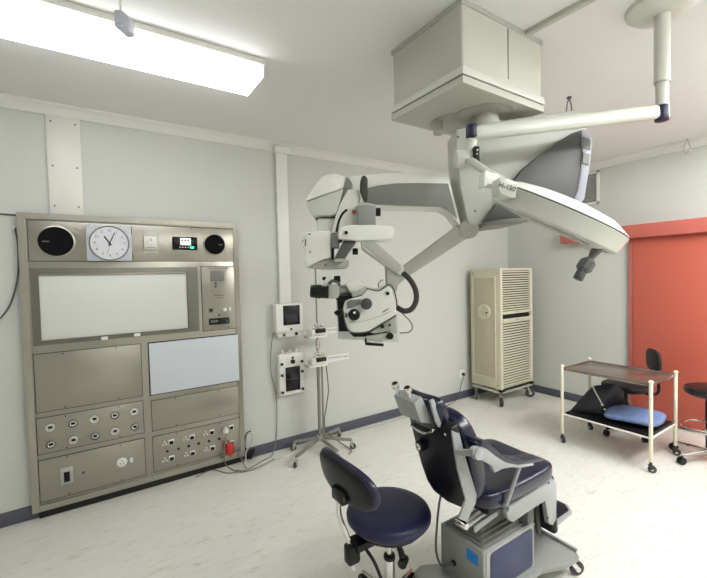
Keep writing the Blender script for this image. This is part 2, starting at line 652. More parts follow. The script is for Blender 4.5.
# lower plate items
xx, zz = P(182 / 2.719, 350 + 341 / 2.719)
o = part('outlet_cover', G().box(xx - .038, xx + .038, -.062, -.053, zz - .062, zz + .062, .004), SCOPEG, pan)
part('slot', G().box(xx - .018, xx + .018, -.066, -.06, zz - .045, zz + .03, .004), BLACK, o)
xx, zz = P(227 / 2.719, 350 + 333 / 2.719)
part('key_switch', G().cyl((xx, -.064, zz), (xx, -.053, zz), .010, n=14, bev=.002), SCOPED, pan)
xx, zz = P(332 / 2.719, 350 + 305 / 2.719)
o = part('round_socket', G().cyl((xx, -.06, zz), (xx, -.053, zz), .036, n=28, bev=.002), WHITEP, pan)
for (dx, dz) in ((0, .014), (-.012, -.008), (.012, -.008)):
    part('pin_hole', G().cyl((xx + dx, -.0615, zz + dz), (xx + dx, -.058, zz + dz), .004, n=10), BLACK, o)
xx, zz = P(357 / 2.719, 350 + 299 / 2.719)
part('switch', G().box(xx - .01, xx + .01, -.062, -.053, zz - .02, zz + .02, .003), WHITEP, pan)

# control plate items
def C(u, v):
    return P(190 + u / 7.7, 260 + v / 7.7)


xx, zz = C(212, 125)
part('grille', G().box(xx - .062, xx + .058, -.057, -.052, zz - .046, zz + .046, .003), SCOPEM, cp)
for q in ((197, 182), (197, 205), (225, 423)):
    xx, zz = C(*q)
    part('indicator', G().cyl((xx, -.06, zz), (xx, -.053, zz), .008, n=12), BLACK, cp)
xx, zz = C(162, 387)
o = part('jack_socket', G().box(xx - .022, xx + .022, -.06, -.053, zz - .022, zz + .022, .003), SCOPEM, cp)
part('bore', G().cyl((xx, -.063, zz), (xx, -.056, zz), .014, n=14), BLACK, o)
xx, zz = C(268, 382)
part('push_button', G().cyl((xx, -.066, zz), (xx, -.053, zz), .017, n=18, bev=.003), WHITEP, cp)
xx, zz = C(306, 378)
part('switch', G().box(xx - .010, xx + .010, -.064, -.053, zz - .018, zz + .018, .003), WHITEP, cp)
xx, zz = C(228, 470)
o = part('radio_display', G().box(xx - .092, xx + .086, -.063, -.053, zz - .028, zz + .028, .004), BLACKG, cp)
for k in range(5):
    part('display_button', G().box(xx - .075 + k * .013, xx - .067 + k * .013, -.066, -.062, zz - .008, zz + .012, .001), SCOPEM, o)
part('display_knob', G().cyl((xx + .062, -.068, zz), (xx + .062, -.062, zz), .012, n=14), SCOPED, o)
for k, ln in ((0, .09), (1, .06)):
    xx, zz = C(225 + k * 12, 272 + k * 18)
    part('caption_line', G().box(xx - ln / 2, xx + ln / 2, -.0552, -.0540, zz - .003, zz + .003), INKG, cp)

# clock
cx0, cz0 = P(109.5, 243.5)
clk = thing('wall_clock', 'square silver wall clock with round white dial on steel panel', 'clock', (cx0, -.055, cz0 - .15))
hw, hh = .148, .135
part('case', G().box(cx0 - hw, cx0 + hw, -.085, -.055, cz0 - hh, cz0 + hh, .004), mat('clock_silver', (190, 192, 200), .35), clk)
part('bezel', G().lathe([(.125, 0), (.132, 0), (.132, .01), (.128, .013), (.125, .010)], (cx0, -.085, cz0), (0, -1, 0), 56), SCOPEM, clk)
part('dial', G().cyl((cx0, -.088, cz0), (cx0, -.084, cz0), .124, n=56), DIAL, clk)
for k in range(12):
    a = 2 * PI * k / 12
    q = (cx0 + .095 * math.sin(a), -.0885, cz0 + .095 * math.cos(a))
    text('numeral', str(12 if k == 0 else k), .026, q, (1, 0, 0), (0, -1, 0), INKG, clk)


def hand(name, ang, ln, w, y, m):
    d = Vector((math.sin(ang), 0, math.cos(ang)))
    c = Vector((cx0, y, cz0))
    part(name, G().beam(c - d * .02, c + d * ln, w, .002, 0, up=Vector((0, 1, 0))), m, clk)


hand('hour_hand', math.radians(-33), .062, .009, -.091, INK)
hand('minute_hand', math.radians(24), .088, .006, -.094, INK)
hand('second_hand', math.radians(192), .085, .002, -.096, SCOPED)
part('bracket', G().box(cx0 + hw - .004, cx0 + hw + .006, -.08, -.056, cz0 + hh - .06, cz0 + hh - .004), INKG, clk)
part('bracket', G().box(cx0 + hw - .004, cx0 + hw + .006, -.08, -.056, cz0 - hh + .004, cz0 - hh + .06), INKG, clk)
# thermostat
xx, zz = P(150.5, 243)
th = thing('thermostat', 'small white thermostat with dial beside the square clock', 'thermostat', (xx, -.055, zz - .07))
part('backplate', G().box(xx - .052, xx + .056, -.06, -.055, zz - .085, zz + .095, .002), mat('backplate_grey', (196, 193, 180), .4), th)
part('case', G().box(xx - .05, xx + .045, -.09, -.055, zz - .05, zz + .05, .006), WHITEP, th)
part('dial', G().cyl((xx, -.098, zz + .008), (xx, -.089, zz + .008), .034, n=28, bev=.003), WHITEM, th)
part('dial_mark', G().box(xx - .002, xx + .002, -.1, -.097, zz + .012, zz + .036), SCOPED, th)
part('vent_slot', G().box(xx - .04, xx + .035, -.092, -.089, zz - .04, zz - .036), SCOPED, th)
# alarm display
xx, zz = P(185, 243.5)
al = thing('alarm_display', 'black alarm module with lit square screen and green light', 'display', (xx, -.055, zz - .06))
part('case', G().box(xx - .098, xx + .098, -.07, -.055, zz - .055, zz + .055, .006), BLACKG, al)
part('screen', G().box(xx - .04, xx + .044, -.074, -.069, zz - .016, zz + .044, .001), SCR, al)
for k in range(3):
    part('screen_line', G().box(xx - .032 + k * .024, xx - .018 + k * .024, -.0752, -.0738, zz + .018, zz + .030), INKG, al)
part('green_light', G().se((xx + .052, -.071, zz - .034), (.017, .006, .010), 1, 1), GREEN, al)
for k in range(4):
    part('indicator', G().box(xx - .05 + k * .022, xx - .038 + k * .022, -.073, -.069, zz - .036, zz - .03), WHITEP, al)

# plugs on socket plate
xx, zz = P(612 / 2.719, 350 + 218 / 2.719)
wp = thing('white_plug', 'white mains plug in top right socket of the steel panel', 'plug', (xx, -.07, zz))
part('body', G().cyl((xx, -.066, zz), (xx, -.105, zz), .026, .018, bev=.004), WHITEP, wp)
part('cord', G().tube([(xx, -.1, zz - .01), (xx - .03, -.14, zz - .08), (xx - .04, -.15, zz - .2), Zp(227, 466, .02), Zp(240, 472, .008), Zp(256, 468, .006), Zp(274, 459, .006)], .0045), CABLE, wp)
xx, zz = P(621 / 2.719, 350 + 265 / 2.719)
rp = thing('red_plug', 'bulky red mains plug in bottom right socket of steel panel', 'plug', (xx, -.07, zz))
part('body', G().box(xx - .036, xx + .036, -.125, -.068, zz - .05, zz + .055, .022, 4).cyl((xx, -.10, zz - .03), (xx, -.12, zz - .06), .014, .010), REDP, rp)
part('cord', G().tube([(xx, -.115, zz - .05), (xx + .05, -.13, zz - .03), (xx + .08, -.13, zz - .09), (xx + .10, -.10, zz - .12), Zp(246, 470, .006), Zp(236, 470, .006)], .004), CABLE, rp)

# coiled lead at panel's right lower corner
q = [Yp(246, 440, -.05), Yp(249, 432, -.06), Yp(252, 435, -.06), Yp(252, 442, -.06), Yp(249, 447, -.06), Yp(246, 453, -.07), Zp(247, 468, .008), Zp(256, 470, .006), Zp(268, 464, .006), Zp(290, 453, .006), Zp(315, 441, .006), Zp(330, 438, .006), Zp(352, 432.5, .006), Zp(380, 425, .006), Zp(404, 418, .006), Zp(420, 414, .006), Zp(434, 411, .006)]
single('grey_lead', G().tube(q, .0045), CABLEW, 'pale lead running along the floor beside the dark skirting', 'cable')
# dark adaptor on floor beside panel
single('black_adaptor', G().beam(Zp(249, 458, .05), Zp(254, 446, .08), .05, .035, .008), BLACK, 'black power adaptor leaning by skirting at lower right of steel panel', 'adaptor')
single('black_lead', G().tube([Yp(247, 455, -.05), Yp(245, 445, -.05), Yp(246, 434, -.06), Yp(251, 431, -.06)], .005), BLACK, 'short black lead looped at lower right edge of steel panel', 'cable')

# thin cable on wall at far left
single('surface_cable', G().tube([Yp(-14, 213, -.005), Yp(16, 215, -.005)], .006, smooth=False), SCOPED, 'thin dark cable fixed straight along wall left of steel panel', 'cable')
single('hanging_cable', G().tube([Yp(15, 228, -.03), Yp(18, 245, -.02), Yp(18, 275, -.02), Yp(12, 300, -.02), Yp(4, 314, -.02), Yp(-8, 326, -.02)], .0055), SCOPED, 'thin dark cable hanging in a curve left of the steel panel', 'cable')
single('cable_clip', G().se(Yp(14, 228, -.012), (.014, .012, .014), .8, .8), WHITEP, 'tiny white cable clip on the wall at panel top left', 'clip')

# ------------------------------------------------------------------ wall devices
x0, x1, z1, z0 = -3.715, -3.43, 1.444, 1.165
dv = thing('wall_monitor', 'white wall-mounted box with small black screen under the trunking', 'monitor', (-3.57, 0, 1.12))
part('case', G().box(x0, x1, -.10, 0, z0, z1, .012, 3), WHITEP, dv)
part('screen_surround', G().box(-3.642, -3.468, -.106, -.098, 1.235, 1.425, .006), BLACKG, dv)
part('screen', G().box(-3.62, -3.49, -.108, -.104, 1.25, 1.335, .001), SCRD, dv)
part('button', G().box(-3.575, -3.55, -.105, -.098, 1.185, 1.203, .003), BLACK, dv)
g = G().box(x0 + .02, x1 - .02, -.08, 0, 1.115, 1.17, .012)
part('base_shelf', g, WHITEM, dv)
for xx in (-3.63, -3.50):
    part('connector', G().cyl((xx, -.085, 1.14), (xx, -.06, 1.14), .016, n=16), SCOPED if xx < -3.55 else BLACK, dv)
dv2 = thing('battery_charger', 'white wall bracket unit with black front and round knobs', 'charger', (-3.555, 0, .54))
part('case', G().box(-3.69, -3.428, -.08, 0, .545, .955, .012, 3), WHITEP, dv2)
part('front_pocket', G().box(-3.628, -3.475, -.092, -.078, .585, .82, .006), BLACKG, dv2)
part('label_strip', G().box(-3.615, -3.49, -.0925, -.09, .70, .704), SCOPED, dv2)
part('recess', G().box(-3.62, -3.475, -.084, -.078, .84, .92, .003), WHITEM, dv2)
for (xx, zz, r) in ((-3.55, .872, .022), (-3.55, .91, .010), (-3.665, .86, .013), (-3.665, .75, .013), (-3.665, .585, .013), (-3.45, .86, .013), (-3.45, .76, .013), (-3.45, .585, .013)):
    part('knob', G().cyl((xx, -.10, zz), (xx, -.078, zz), r, n=18, bev=.003), BLACK, dv2)
for xx in (-3.64, -3.56, -3.49):
    part('nozzle', G().cyl((xx, -.045, .95), (xx, -.045, .985), .02, .012, n=14, bev=.003), WHITEP, dv2)
single('monitor_cord', G().tube([Yp(273, 333, -.04), Yp(271, 350, -.03), Yp(271, 372, -.02), Yp(276, 395, -.02), Yp(277, 420, -.02), Yp(276, 440, -.02), Zp(272, 455, .01), Zp(262, 461, .006), Zp(246, 470, .006), Zp(228, 473, .006), Zp(212, 470, .006), Zp(196, 477, .006)], .0045), CABLE, 'grey cord hanging from wall monitor box down to the floor', 'cord')
# wall socket near corner
s = thing('wall_socket', 'white square wall socket with dark plug left of the slatted cabinet', 'socket', (-1.03, 0, .29))
part('face_plate', G().box(-1.085, -.985, -.012, 0, .28, .39, .003), WHITEP, s)
pl = thing('dark_plug', 'small dark plug and lead in the socket left of slatted cabinet', 'plug', (-1.03, -.012, .33))
part('body', G().box(-1.045, -1.015, -.045, -.012, .315, .35, .006), mat('plug_dark', (60, 40, 38), .5), pl)
part('lead', G().tube([(-1.03, -.04, .32), Yp(461.5, 383, -.05), Yp(459.5, 392, -.06), Zp(455, 401, .006), Zp(449, 404.5, .006), Zp(440, 409, .006)], .005), SCOPED, pl)

# ------------------------------------------------------------------ right wall: door, rail, vent
struct('door_1', G().box(-.05, -.018, -3.05, -1.645, .02, 2.06, .003), RED)
struct('trim_3', G().box(-.04, 0, -1.645, -1.60, 0, 2.06, .003), RED2)
struct('trim_4', G().box(-.13, 0, -3.15, -.86, 2.045, 2.19, .004), RED2)
vn = thing('wall_vent', 'white framed louvred vent high on the right wall by ceiling', 'vent', (0, -1.12, 2.5))
g = G()
for b in ((-1.275, -1.245, 2.50, 2.90), (-1.0, -.97, 2.50, 2.90), (-1.275, -.97, 2.50, 2.53), (-1.275, -.97, 2.87, 2.90)):
    g.box(-.02, 0, b[0], b[1], b[2], b[3], .003)
part('frame', g, WHITEP, vn)
part('backing', G().box(-.004, 0, -1.25, -.99, 2.52, 2.88), VENTD, vn)
g = G()
for k in range(12):
    zz = 2.545 + k * .0285
    g.beam((-.012, -1.25, zz), (-.012, -.99, zz), .020, .003, up=Vector((.6, 0, .8)))
part('louvres', g, VENTD, vn)


def hook(p, label, s=1.0):
    t = thing('ceiling_hook', label, 'hook', p, 'ceiling hooks')
    p = Vector(p)
    g = G().cyl(p, p - Z * .012 * s, .016 * s, n=14)
    a, b = E_ * .022 * s, Z
    g.tube([p - b * .01 * s, p - a * .6 - b * .05 * s, p - a - b * .12 * s], .004 * s)
    g.tube([p - b * .01 * s, p + a * .6 - b * .05 * s, p + a - b * .12 * s], .004 * s)
    part('hook_wire', g, SCOPED, t)
    return t


h1 = hook(Zp(569, 97, H), 'wire hook on the ceiling just right of the ceiling box')
q = Xp(687, 144, -.10)
t = thing('ceiling_hook', 'wire loop hook hanging at the right wall cornice', 'hook', (q.x, q.y, H), 'ceiling hooks')
g = G().cyl((q.x, q.y, H - .02), (q.x, q.y, H), .012)
g.tube([(q.x, q.y, H - .01), (q.x, q.y + .014, H - .05), (q.x, q.y + .026, H - .10), (q.x, q.y + .022, H - .135), (q.x, q.y, H - .15), (q.x, q.y - .022, H - .135), (q.x, q.y - .026, H - .10), (q.x, q.y - .014, H - .05)], .004, closed=True)
part('hook_wire', g, CHROME, t)

# surface trunking on ceiling from box
a = Zp(527, 33, H - .01)
b = Zp(592, -2, H - .01)
b = a + (b - a) * 2.4
single('ceiling_trunking', G().beam((a.x, a.y, H - .012), (b.x, b.y, H - .012), .032, .024, .003), BOXP, 'thin cream trunking on the ceiling running away from the ceiling box', 'trunking')

# ------------------------------------------------------------------ slatted cabinet on castors
bx0, bx1, by0, by1 = -.945, -.265, -.555, -.085
CT = 1.745
cab = thing('slatted_cabinet', 'tall cream tambour cabinet on castors in the room corner', 'cabinet', (-.63, -.32, 0))
g = G()
# left side shell panel (faces -x)
g.box(bx0, bx0 + .03, by0 + .012, by1, .215, CT, .02, 3)
g.box(bx1 - .03, bx1, by0 + .012, by1, .215, CT, .02, 3)
g.box(bx0 + .01, bx1 - .01, by0 + .03, by1, CT - .03, CT, .006)
g.box(bx0 + .01, bx1 - .01, by0 + .03, by1, .215, .24, .006)
g.box(bx0 + .01, bx1 - .01, by1 - .02, by1, .22, CT - .01, .004)
part('carcass', g, CREAM, cab)
part('side_panel', G().box(bx0 - .006, bx0 + .006, by0 + .085, by1 - .065, .36, CT - .12, .006), mat('cabinet_panel', (188, 182, 156), .45), cab)
g = G()
g.box(bx0 - .012, bx0 + .004, by0 + .07, by0 + .082, .35, CT - .11, .003)
g.box(bx0 - .012, bx0 + .004, by1 - .06, by1 - .048, .35, CT - .11, .003)
g.box(bx0 - .012, bx0 + .004, by0 + .07, by1 - .048, .34, .352, .003)
g.box(bx0 - .012, bx0 + .004, by0 + .07, by1 - .048, CT - .112, CT - .10, .003)
part('panel_rim', g, CREAM2, cab)
for (yy, zz) in ((by0 + .05, CT - .06), (by1 - .05, CT - .06), (by0 + .05, .27), (by1 - .05, .27)):
    part('fixing_screw', G().cyl((bx0 - .008, yy, zz), (bx0 + .002, yy, zz), .012, n=14), VENTD, cab)
hd = part('side_handle', G().lathe([(0, 0), (.098, 0), (.098, .010), (.088, .020), (.074, .018), (.060, .004), (0, .003)], (bx0 - .004, -.315, 1.19), (-1, 0, 0), 32), CREAM2, cab)
part('grip_bar', G().box(bx0 - .04, bx0 - .02, -.40, -.235, 1.175, 1.20, .008).cyl((bx0 - .03, -.39, 1.187), (bx0 - .002, -.38, 1.187), .012).cyl((bx0 - .03, -.245, 1.187), (bx0 - .002, -.255, 1.187), .012), CREAM, hd)
part('lock', G().cyl((bx0 - .048, -.38, 1.187), (bx0 - .036, -.38, 1.187), .012), BLACK, hd)
# front corner posts
g = G()
g.box(bx0, bx0 + .045, by0 - .005, by0 + .03, .215, CT, .014, 3)
g.box(bx1 - .045, bx1, by0 - .005, by0 + .03, .215, CT, .014, 3)
g.box(bx0, bx1, by0 - .002, by0 + .03, CT - .03, CT, .010, 3)
g.box(bx0, bx1, by0 - .002, by0 + .03, .215, .235, .006)
part('front_frame', g, CREAM2, cab)
fz = 1.155
# black interior
part('interior', G().box(bx0 + .03, bx1 - .03, by0 + .028, by0 + .034, .23, CT - .02), mat('cabinet_inside', (20, 15, 15), .7), cab)


def slats(z0, z1, n):
    g = G()
    st = (z1 - z0) / n
    for k in range(n):
        zz = z0 + (k + .5) * st
        g.box(bx0 + .04, bx1 - .04, by0 + .004, by0 + .022, zz - st * .29, zz + st * .29, .003)
    return g


part('upper_shutter', slats(1.205, 1.715, 17), CREAM2, cab)
part('lower_shutter', slats(.24, 1.075, 25), CREAM2, cab)
for zz, nm in ((1.185, 'upper'), (1.09, 'lower')):
    o = part('shutter_handle', G().box(bx0 + .035, bx1 - .035, by0 - .02, by0 + .02, zz - .018, zz + .018, .006), CREAM2, cab)
    part('catch', G().box(-.66, -.60, by0 - .024, by0 - .018, zz - .006, zz + .006, .002), VENTD, o)
part('chassis', G().box(bx0 + .0, bx1 - .0, by0 + .0, by0 + .03, .165, .20, .006).box(bx0, bx0 + .03, by0, by1, .165, .20, .006).box(bx1 - .03, bx1, by0, by1, .165, .20, .006).box(bx0, bx1, by1 - .03, by1, .165, .20, .006), SCOPEG, cab)
part('buffer_strip', G().box(bx0 - .008, bx0 + .07, by0 - .012, by0 + .04, .192, .222, .006).box(bx1 - .07, bx1 + .008, by0 - .012, by0 + .04, .192, .222, .006).box(bx0 + .02, bx1 - .02, by0 - .004, by0 + .02, .20, .232), BLACK, cab)


def castor(parent, x, y, top, r=.05, ang=0.0, w=.022, m=RUBBER, trail=.025, fork=None):
    d = Vector((math.cos(ang), math.sin(ang), 0))
    s = Vector((-d.y, d.x, 0))
    c = Vector((x, y, r)) + d * trail
    g = G()
    g.cyl((x, y, r * 1.9), (x, y, top), .011, n=12)
    g.cyl((x, y, r * 1.85), (x, y, r * 2.05), .02, n=14)
    for k in (-1, 1):
        a = Vector((x, y, r * 1.95)) + s * (w / 2 + .005) * k
        b = c + s * (w / 2 + .005) * k
        g.beam(a, b, .004, .024, .001, up=d)
    o = part('castor', g, fork or CHROME, parent)
    g = G()
    g.lathe([(0, -w / 2), (r * .75, -w / 2), (r * .95, -w * .4), (r, -w * .2), (r, w * .2), (r * .95, w * .4), (r * .75, w / 2), (0, w / 2)], c, s, 28)
    wo = part('wheel', g, m, o)
    g = G()
    g.cyl(c - s * (w / 2 + .007), c + s * (w / 2 + .007), r * .35, n=16)
    part('hub', g, CHROME, o)
    return o


for (x, y, a) in ((bx0 + .045, by0 + .045, -2.2), (bx1 - .045, by0 + .045, -.6), (bx0 + .045, by1 - .045, -2.4), (bx1 - .045, by1 - .045, -.4)):
    castor(cab, x, y, .17, .062, a, .028, fork=VENTD)

# ------------------------------------------------------------------ instrument trolley
tx0, tx1, ty0, ty1 = -1.335, -.80, -2.275, -1.535
TH = .755
tr = thing('instrument_trolley', 'cream framed two tier steel instrument trolley with castors', 'trolley', ((tx0 + tx1) / 2, (ty0 + ty1) / 2, 0))
for (x, y) in ((tx0, ty0), (tx0, ty1), (tx1, ty0), (tx1, ty1)):
    o = part('leg', G().cyl((x, y, .09), (x, y, TH), .0145, n=20, bev=.002), IVORY, tr)
    part('finial', G().se((x, y, TH + .006), (.02, .02, .015), 1, 1, nu=18, nv=10), IVORY, o)
part('top_shelf', G().box(tx0 + .004, tx1 - .004, ty0 + .004, ty1 - .004, TH - .03, TH - .015, .004).box(tx0, tx0 + .012, ty0, ty1, TH - .035, TH - .008, .003).box(tx1 - .012, tx1, ty0, ty1, TH - .035, TH - .008, .003).box(tx0, tx1, ty0, ty0 + .012, TH - .035, TH - .008, .003).box(tx0, tx1, ty1 - .012, ty1, TH - .035, TH - .008, .003), TROLTOP, tr)
g = G()
g.box(tx0 + .003, tx1 - .003, ty0 + .003, ty1 - .003, .285, .293, .002)
part('lower_shelf', g, TROLTOP, tr)
g = G()
for (p, q) in (((tx0, ty0), (tx0, ty1)), ((tx0, ty1), (tx1, ty1)), ((tx1, ty1), (tx1, ty0)), ((tx1, ty0), (tx0, ty0))):
    g.cyl((p[0], p[1], .287), (q[0], q[1], .287), .008, n=12)
part('rail', g, WHITEM, tr)
for (x, y, a) in ((tx0, ty0, -1.2), (tx0, ty1, -2.0), (tx1, ty0, -1.4), (tx1, ty1, -1.9)):
    castor(tr, x, y, .1, .031, a, .020, trail=.010, fork=RUBBER)
# black bag: open folded
bg = G()
za = .297
A = [Zp(568, 408, za), Zp(600, 414, za), Zp(632, 398, za + .02), Zp(612, 386, za)]
def bagmesh():
    g = G()
    b = g.bm
    pts = {'L': (-1.27, -1.55, za), 'P': (-1.10, -1.70, .575), 'Q': (-1.13, -1.81, .415), 'R': (-1.0, -1.87, .62), 'S': (-.93, -1.92, .53),
           'T': (-.90, -1.92, .36), 'F': (-1.14, -1.83, za), 'B': (-.85, -1.60, za), 'K': (-.84, -1.87, za)}
    v = {k: b.verts.new(p) for k, p in pts.items()}
    for f in ('LPQ', 'LQF', 'PRQ', 'QRS', 'QST', 'QTF', 'LBP', 'PBK', 'PKR', 'RKS', 'SKT', 'LFTKB'):
        b.faces.new([v[c] for c in f])
    bmesh.ops.triangulate(b, faces=b.faces[:])
    bmesh.ops.recalc_face_normals(b, faces=b.faces)
    bmesh.ops.subdivide_edges(b, edges=b.edges[:], cuts=3, use_grid_fill=True)
    for vv in b.verts:
        if vv.co.z > za + .004:
            vv.co += Vector((random.uniform(-1, 1), random.uniform(-1, 1), random.uniform(-.6, .6))) * .005
    bmesh.ops.smooth_vert(b, verts=b.verts, factor=.35, use_axis_x=True, use_axis_y=True, use_axis_z=True)
    return g


bag = thing('black_bag', 'crumpled black fabric bag with white zip on trolley lower shelf', 'bag', (-1.08, -1.8, za))
part('fabric_body', bagmesh(), BAG, bag, 50)
part('zip', G().tube([(-1.105, -1.70, .578), (-1.12, -1.75, .50), (-1.14, -1.812, .416)], .0055), WHITEP, bag)
part('zip_end', G().se((-1.143, -1.815, .41), (.012, .012, .010), 1, 1).se((-1.15, -1.84, .375), (.010, .010, .008), 1, 1), WHITEP, bag)
part('base_flap', G().box(-1.318, -.815, -2.255, -1.56, za - .003, za + .012, .005), BLACK, bag)


def pil(v):
    x, y, z = v
    k = 1 + .06 * math.sin(9 * x) * math.cos(11 * y)
    return (x * (1 + .05 * math.sin(8 * y)), y * (1 + .05 * math.cos(9 * x)), z * k + .006 * math.sin(22 * x + 5 * y))


single('blue_pillow', G().se((-1.05, -2.05, za + .062), (.215, .205, .046), .8, .32, Matrix.Rotation(.12, 3, 'Z'), fn=pil), PILLOW, 'flat pale blue pillow lying on trolley lower shelf beside black bag', 'pillow')

# ------------------------------------------------------------------ stools and chairs
def star_base(parent, c, R, m, zc=.09, n=5, a0=.3, wheelr=.028, chrome=False):
    for k in range(n):
        a = a0 + 2 * PI * k / n
        d = Vector((math.cos(a), math.sin(a), 0))
        tip = Vector((c[0], c[1], 0)) + d * R
        o = part('base_leg', G().tube([Vector((c[0], c[1], zc)), Vector((c[0], c[1], zc)) + d * R * .5 + Z * (-.003), tip + Z * (wheelr * 2 + .012)], lambda t: .02 - .007 * t, 10), m, parent)
        g = G()
        s = Vector((-d.y, d.x, 0))
        for sg in (-1, 1):
            g.lathe([(0, -.009), (wheelr * .85, -.009), (wheelr, -.005), (wheelr, .005), (wheelr * .85, .009), (0, .009)], tip + s * .013 * sg + Z * wheelr, s, 20)
        g.cyl(tip + Z * wheelr, tip + Z * (wheelr * 2 + .012), .006)
        part('castor', g, BLACK, o)
    part('base_hub', G().cyl((c[0], c[1], zc - .02), (c[0], c[1], zc + .04), .034, .026, bev=.004), m, parent)


# right stool (cut by the frame)
sx, sy = -.72, -2.49
st = thing('foot_ring_stool', 'round black stool with chrome foot ring beside the red door', 'stool', (sx, sy, 0))
part('seat', G().lathe([(0, .585), (.15, .585), (.17, .60), (.178, .625), (.17, .65), (.14, .662), (0, .668)], (sx, sy, 0), n=48), BLACKG if False else mat('black_vinyl', (22, 22, 24), .35), st)
part('gas_lift', G().cyl((sx, sy, .12), (sx, sy, .36), .026).cyl((sx, sy, .36), (sx, sy, .585), .030), BLACK, st)
star_base(st, (sx, sy), .27, CHROME, a0=-2.35, wheelr=.032)
g = G()
g.tube([(sx + .19 * math.cos(a), sy + .19 * math.sin(a), .30) for a in [2 * PI * k / 24 for k in range(24)]], .009, closed=True, sub=2)
part('foot_ring', g, CHROME, st)
g = G()
for k in range(3):
    a = 2 * PI * k / 3 + .5
    g.cyl((sx, sy, .26), (sx + .19 * math.cos(a), sy + .19 * math.sin(a), .30), .007)
g.cyl((sx, sy, .23), (sx, sy, .29), .034)
part('ring_spokes', g, CHROME, st)

# black office chair behind trolley
ox, oy = -.56, -1.78
oc = thing('office_chair', 'black swivel chair standing behind the instrument trolley', 'chair', (ox, oy, 0))
BV = mat('black_fabric', (24, 23, 25), .55)
part('seat', G().se((ox, oy, .485), (.20, .20, .042), .5, .65), BV, oc)
part('gas_lift', G().cyl((ox, oy, .12), (ox, oy, .30), .028).cyl((ox, oy, .3), (ox, oy, .45), .018), BLACK, oc)
star_base(oc, (ox, oy), .27, BLACK, a0=2.88, wheelr=.028)
bd = Vector((.60, -.80, 0)).normalized()
bc = Vector((ox, oy, 0)) + bd * .24
part('back_support', G().tube([Vector((ox, oy, .44)) + bd * .05, bc + Z * .42 + bd * .03, bc + Z * .62 + bd * .03, bc + Z * .74 + bd * .02], .014), BLACK, oc)
rm = Matrix((Vector((-bd.y, bd.x, 0)), bd, Z)).transposed()
part('backrest', G().se(bc + Z * .765, (.17, .032, .11), .6, .7, rm), BV, oc)
part('bracket', G().beam(bc + Z * .72 + bd * .035, bc + Z * .82 + bd * .04, .02, .008, .002), CHROME, oc)
part('lever', G().cyl(Vector((ox, oy, .43)), Vector((ox, oy, .42)) + Vector((-.22, .1, 0)), .006), BLACK, oc)

# front navy stool with backrest
nx, ny = -3.955, -2.085
ns = thing('surgeon_stool', 'navy round stool with oval backrest on chrome post, in front', 'stool', (nx, ny, 0))
part('seat', G().lathe([(0, .464), (.17, .464), (.197, .473), (.210, .49), (.212, .507), (.206, .523), (.190, .534), (.15, .540), (0, .542)], (nx, ny, 0), n=64), NAVYF, ns, 60)
part('seat_pan', G().cyl((nx, ny, .440), (nx, ny, .468), .17, bev=.004), BLACK, ns)
part('gas_lift', G().cyl((nx, ny, .26), (nx, ny, .44), .014, n=20), CHROME, ns)
part('outer_column', G().cyl((nx, ny, .10), (nx, ny, .28), .026, n=24, bev=.003), CHROME, ns)
part('column_collar', G().cyl((nx, ny, .268), (nx, ny, .29), .029, n=24, bev=.003), BLACK, ns)
star_base(ns, (nx, ny), .22, CHROME, a0=.366, wheelr=.028)
mc = Vector((nx - .19, ny, .41))
part('mechanism', G().box(nx - .22, nx + .03, ny - .045, ny + .045, .405, .442, .008).box(nx - .255, nx - .19, ny - .028, ny + .028, .345, .435, .012), BLACK, ns)
part('back_post', G().tube([(nx - .215, ny, .31), (nx - .222, ny, .40), (nx - .255, ny, .50), (nx - .288, ny, .60), (nx - .286, ny, .70)], .0125), CHROME, ns)
part('height_lever', G().tube([(nx - .17, ny - .04, .41), (nx - .15, ny - .08, .36), (nx - .13, ny - .11, .28)], .008), BLACK, ns)
o = part('tilt_lever', G().tube([(nx - .02, ny - .04, .43), (nx - .0, ny - .08, .37), (nx + .005, ny - .10, .325)], lambda t: .010 + .008 * t), BLACK, ns)
part('lever_knob', G().cyl((nx - .02, ny - .12, .315), (nx + .025, ny - .09, .315), .022, n=24, bev=.004), BLACK, o)
# backrest: padded oval slightly wrapped around, top leaning back
def wrap(v):
    x, y, z = v
    return (x + .55 * y * y, y, z)


rb = Matrix.Rotation(math.radians(-9), 3, 'Y')
bcx = Vector((nx - .250, ny + .022, .746))
part('back_pad', G().se(bcx, (.026, .240, .112), .85, .5, rb, nu=56, nv=24, fn=wrap), mat('navy_stool_back', (14, 17, 50), .42, coat=.2), ns, 60)
part('back_shell', G().se(bcx - Vector((.014, 0, 0)), (.022, .228, .101), .85, .5, rb, nu=56, nv=24, fn=wrap), SHELL, ns, 60)
part('back_bracket', G().box(nx - .300, nx - .262, ny - .05, ny + .05, .66, .72, .008), BLACK, ns)

# ------------------------------------------------------------------ patient chair
yc = -2.28


def mir(y):
    return 2 * yc - y


ch = thing('patient_chair', 'navy padded ENT patient chair on grey wheeled pedestal', 'patient chair', (-3.40, yc, 0))
# base platform
g = G()
half = [(-3.79, .14), (-3.78, .21), (-3.72, .225), (-3.62, .17), (-3.22, .17), (-3.08, .225), (-2.96, .235), (-2.93, .20), (-2.93, 0)]
out = [(x, yc - w, .085) for x, w in half] + [(x, yc + w, .085) for x, w in half[::-1][1:]]
g.prism(out, (0, 0, .03), .006)
part('base_platform', g, CHG, ch)
for (x, y, a) in ((-2.985, yc - .205, -.5), (-2.985, yc + .205, .5), (-3.71, yc - .175, .3), (-3.71, yc + .175, -.3)):
    castor(ch, x, y, .09, .040, a, .022, trail=.03)
part('edge_rail', G().beam((-2.935, yc + .18, .125), (-2.935, yc - .21, .125), .014, .016, .003), CHG2, ch)
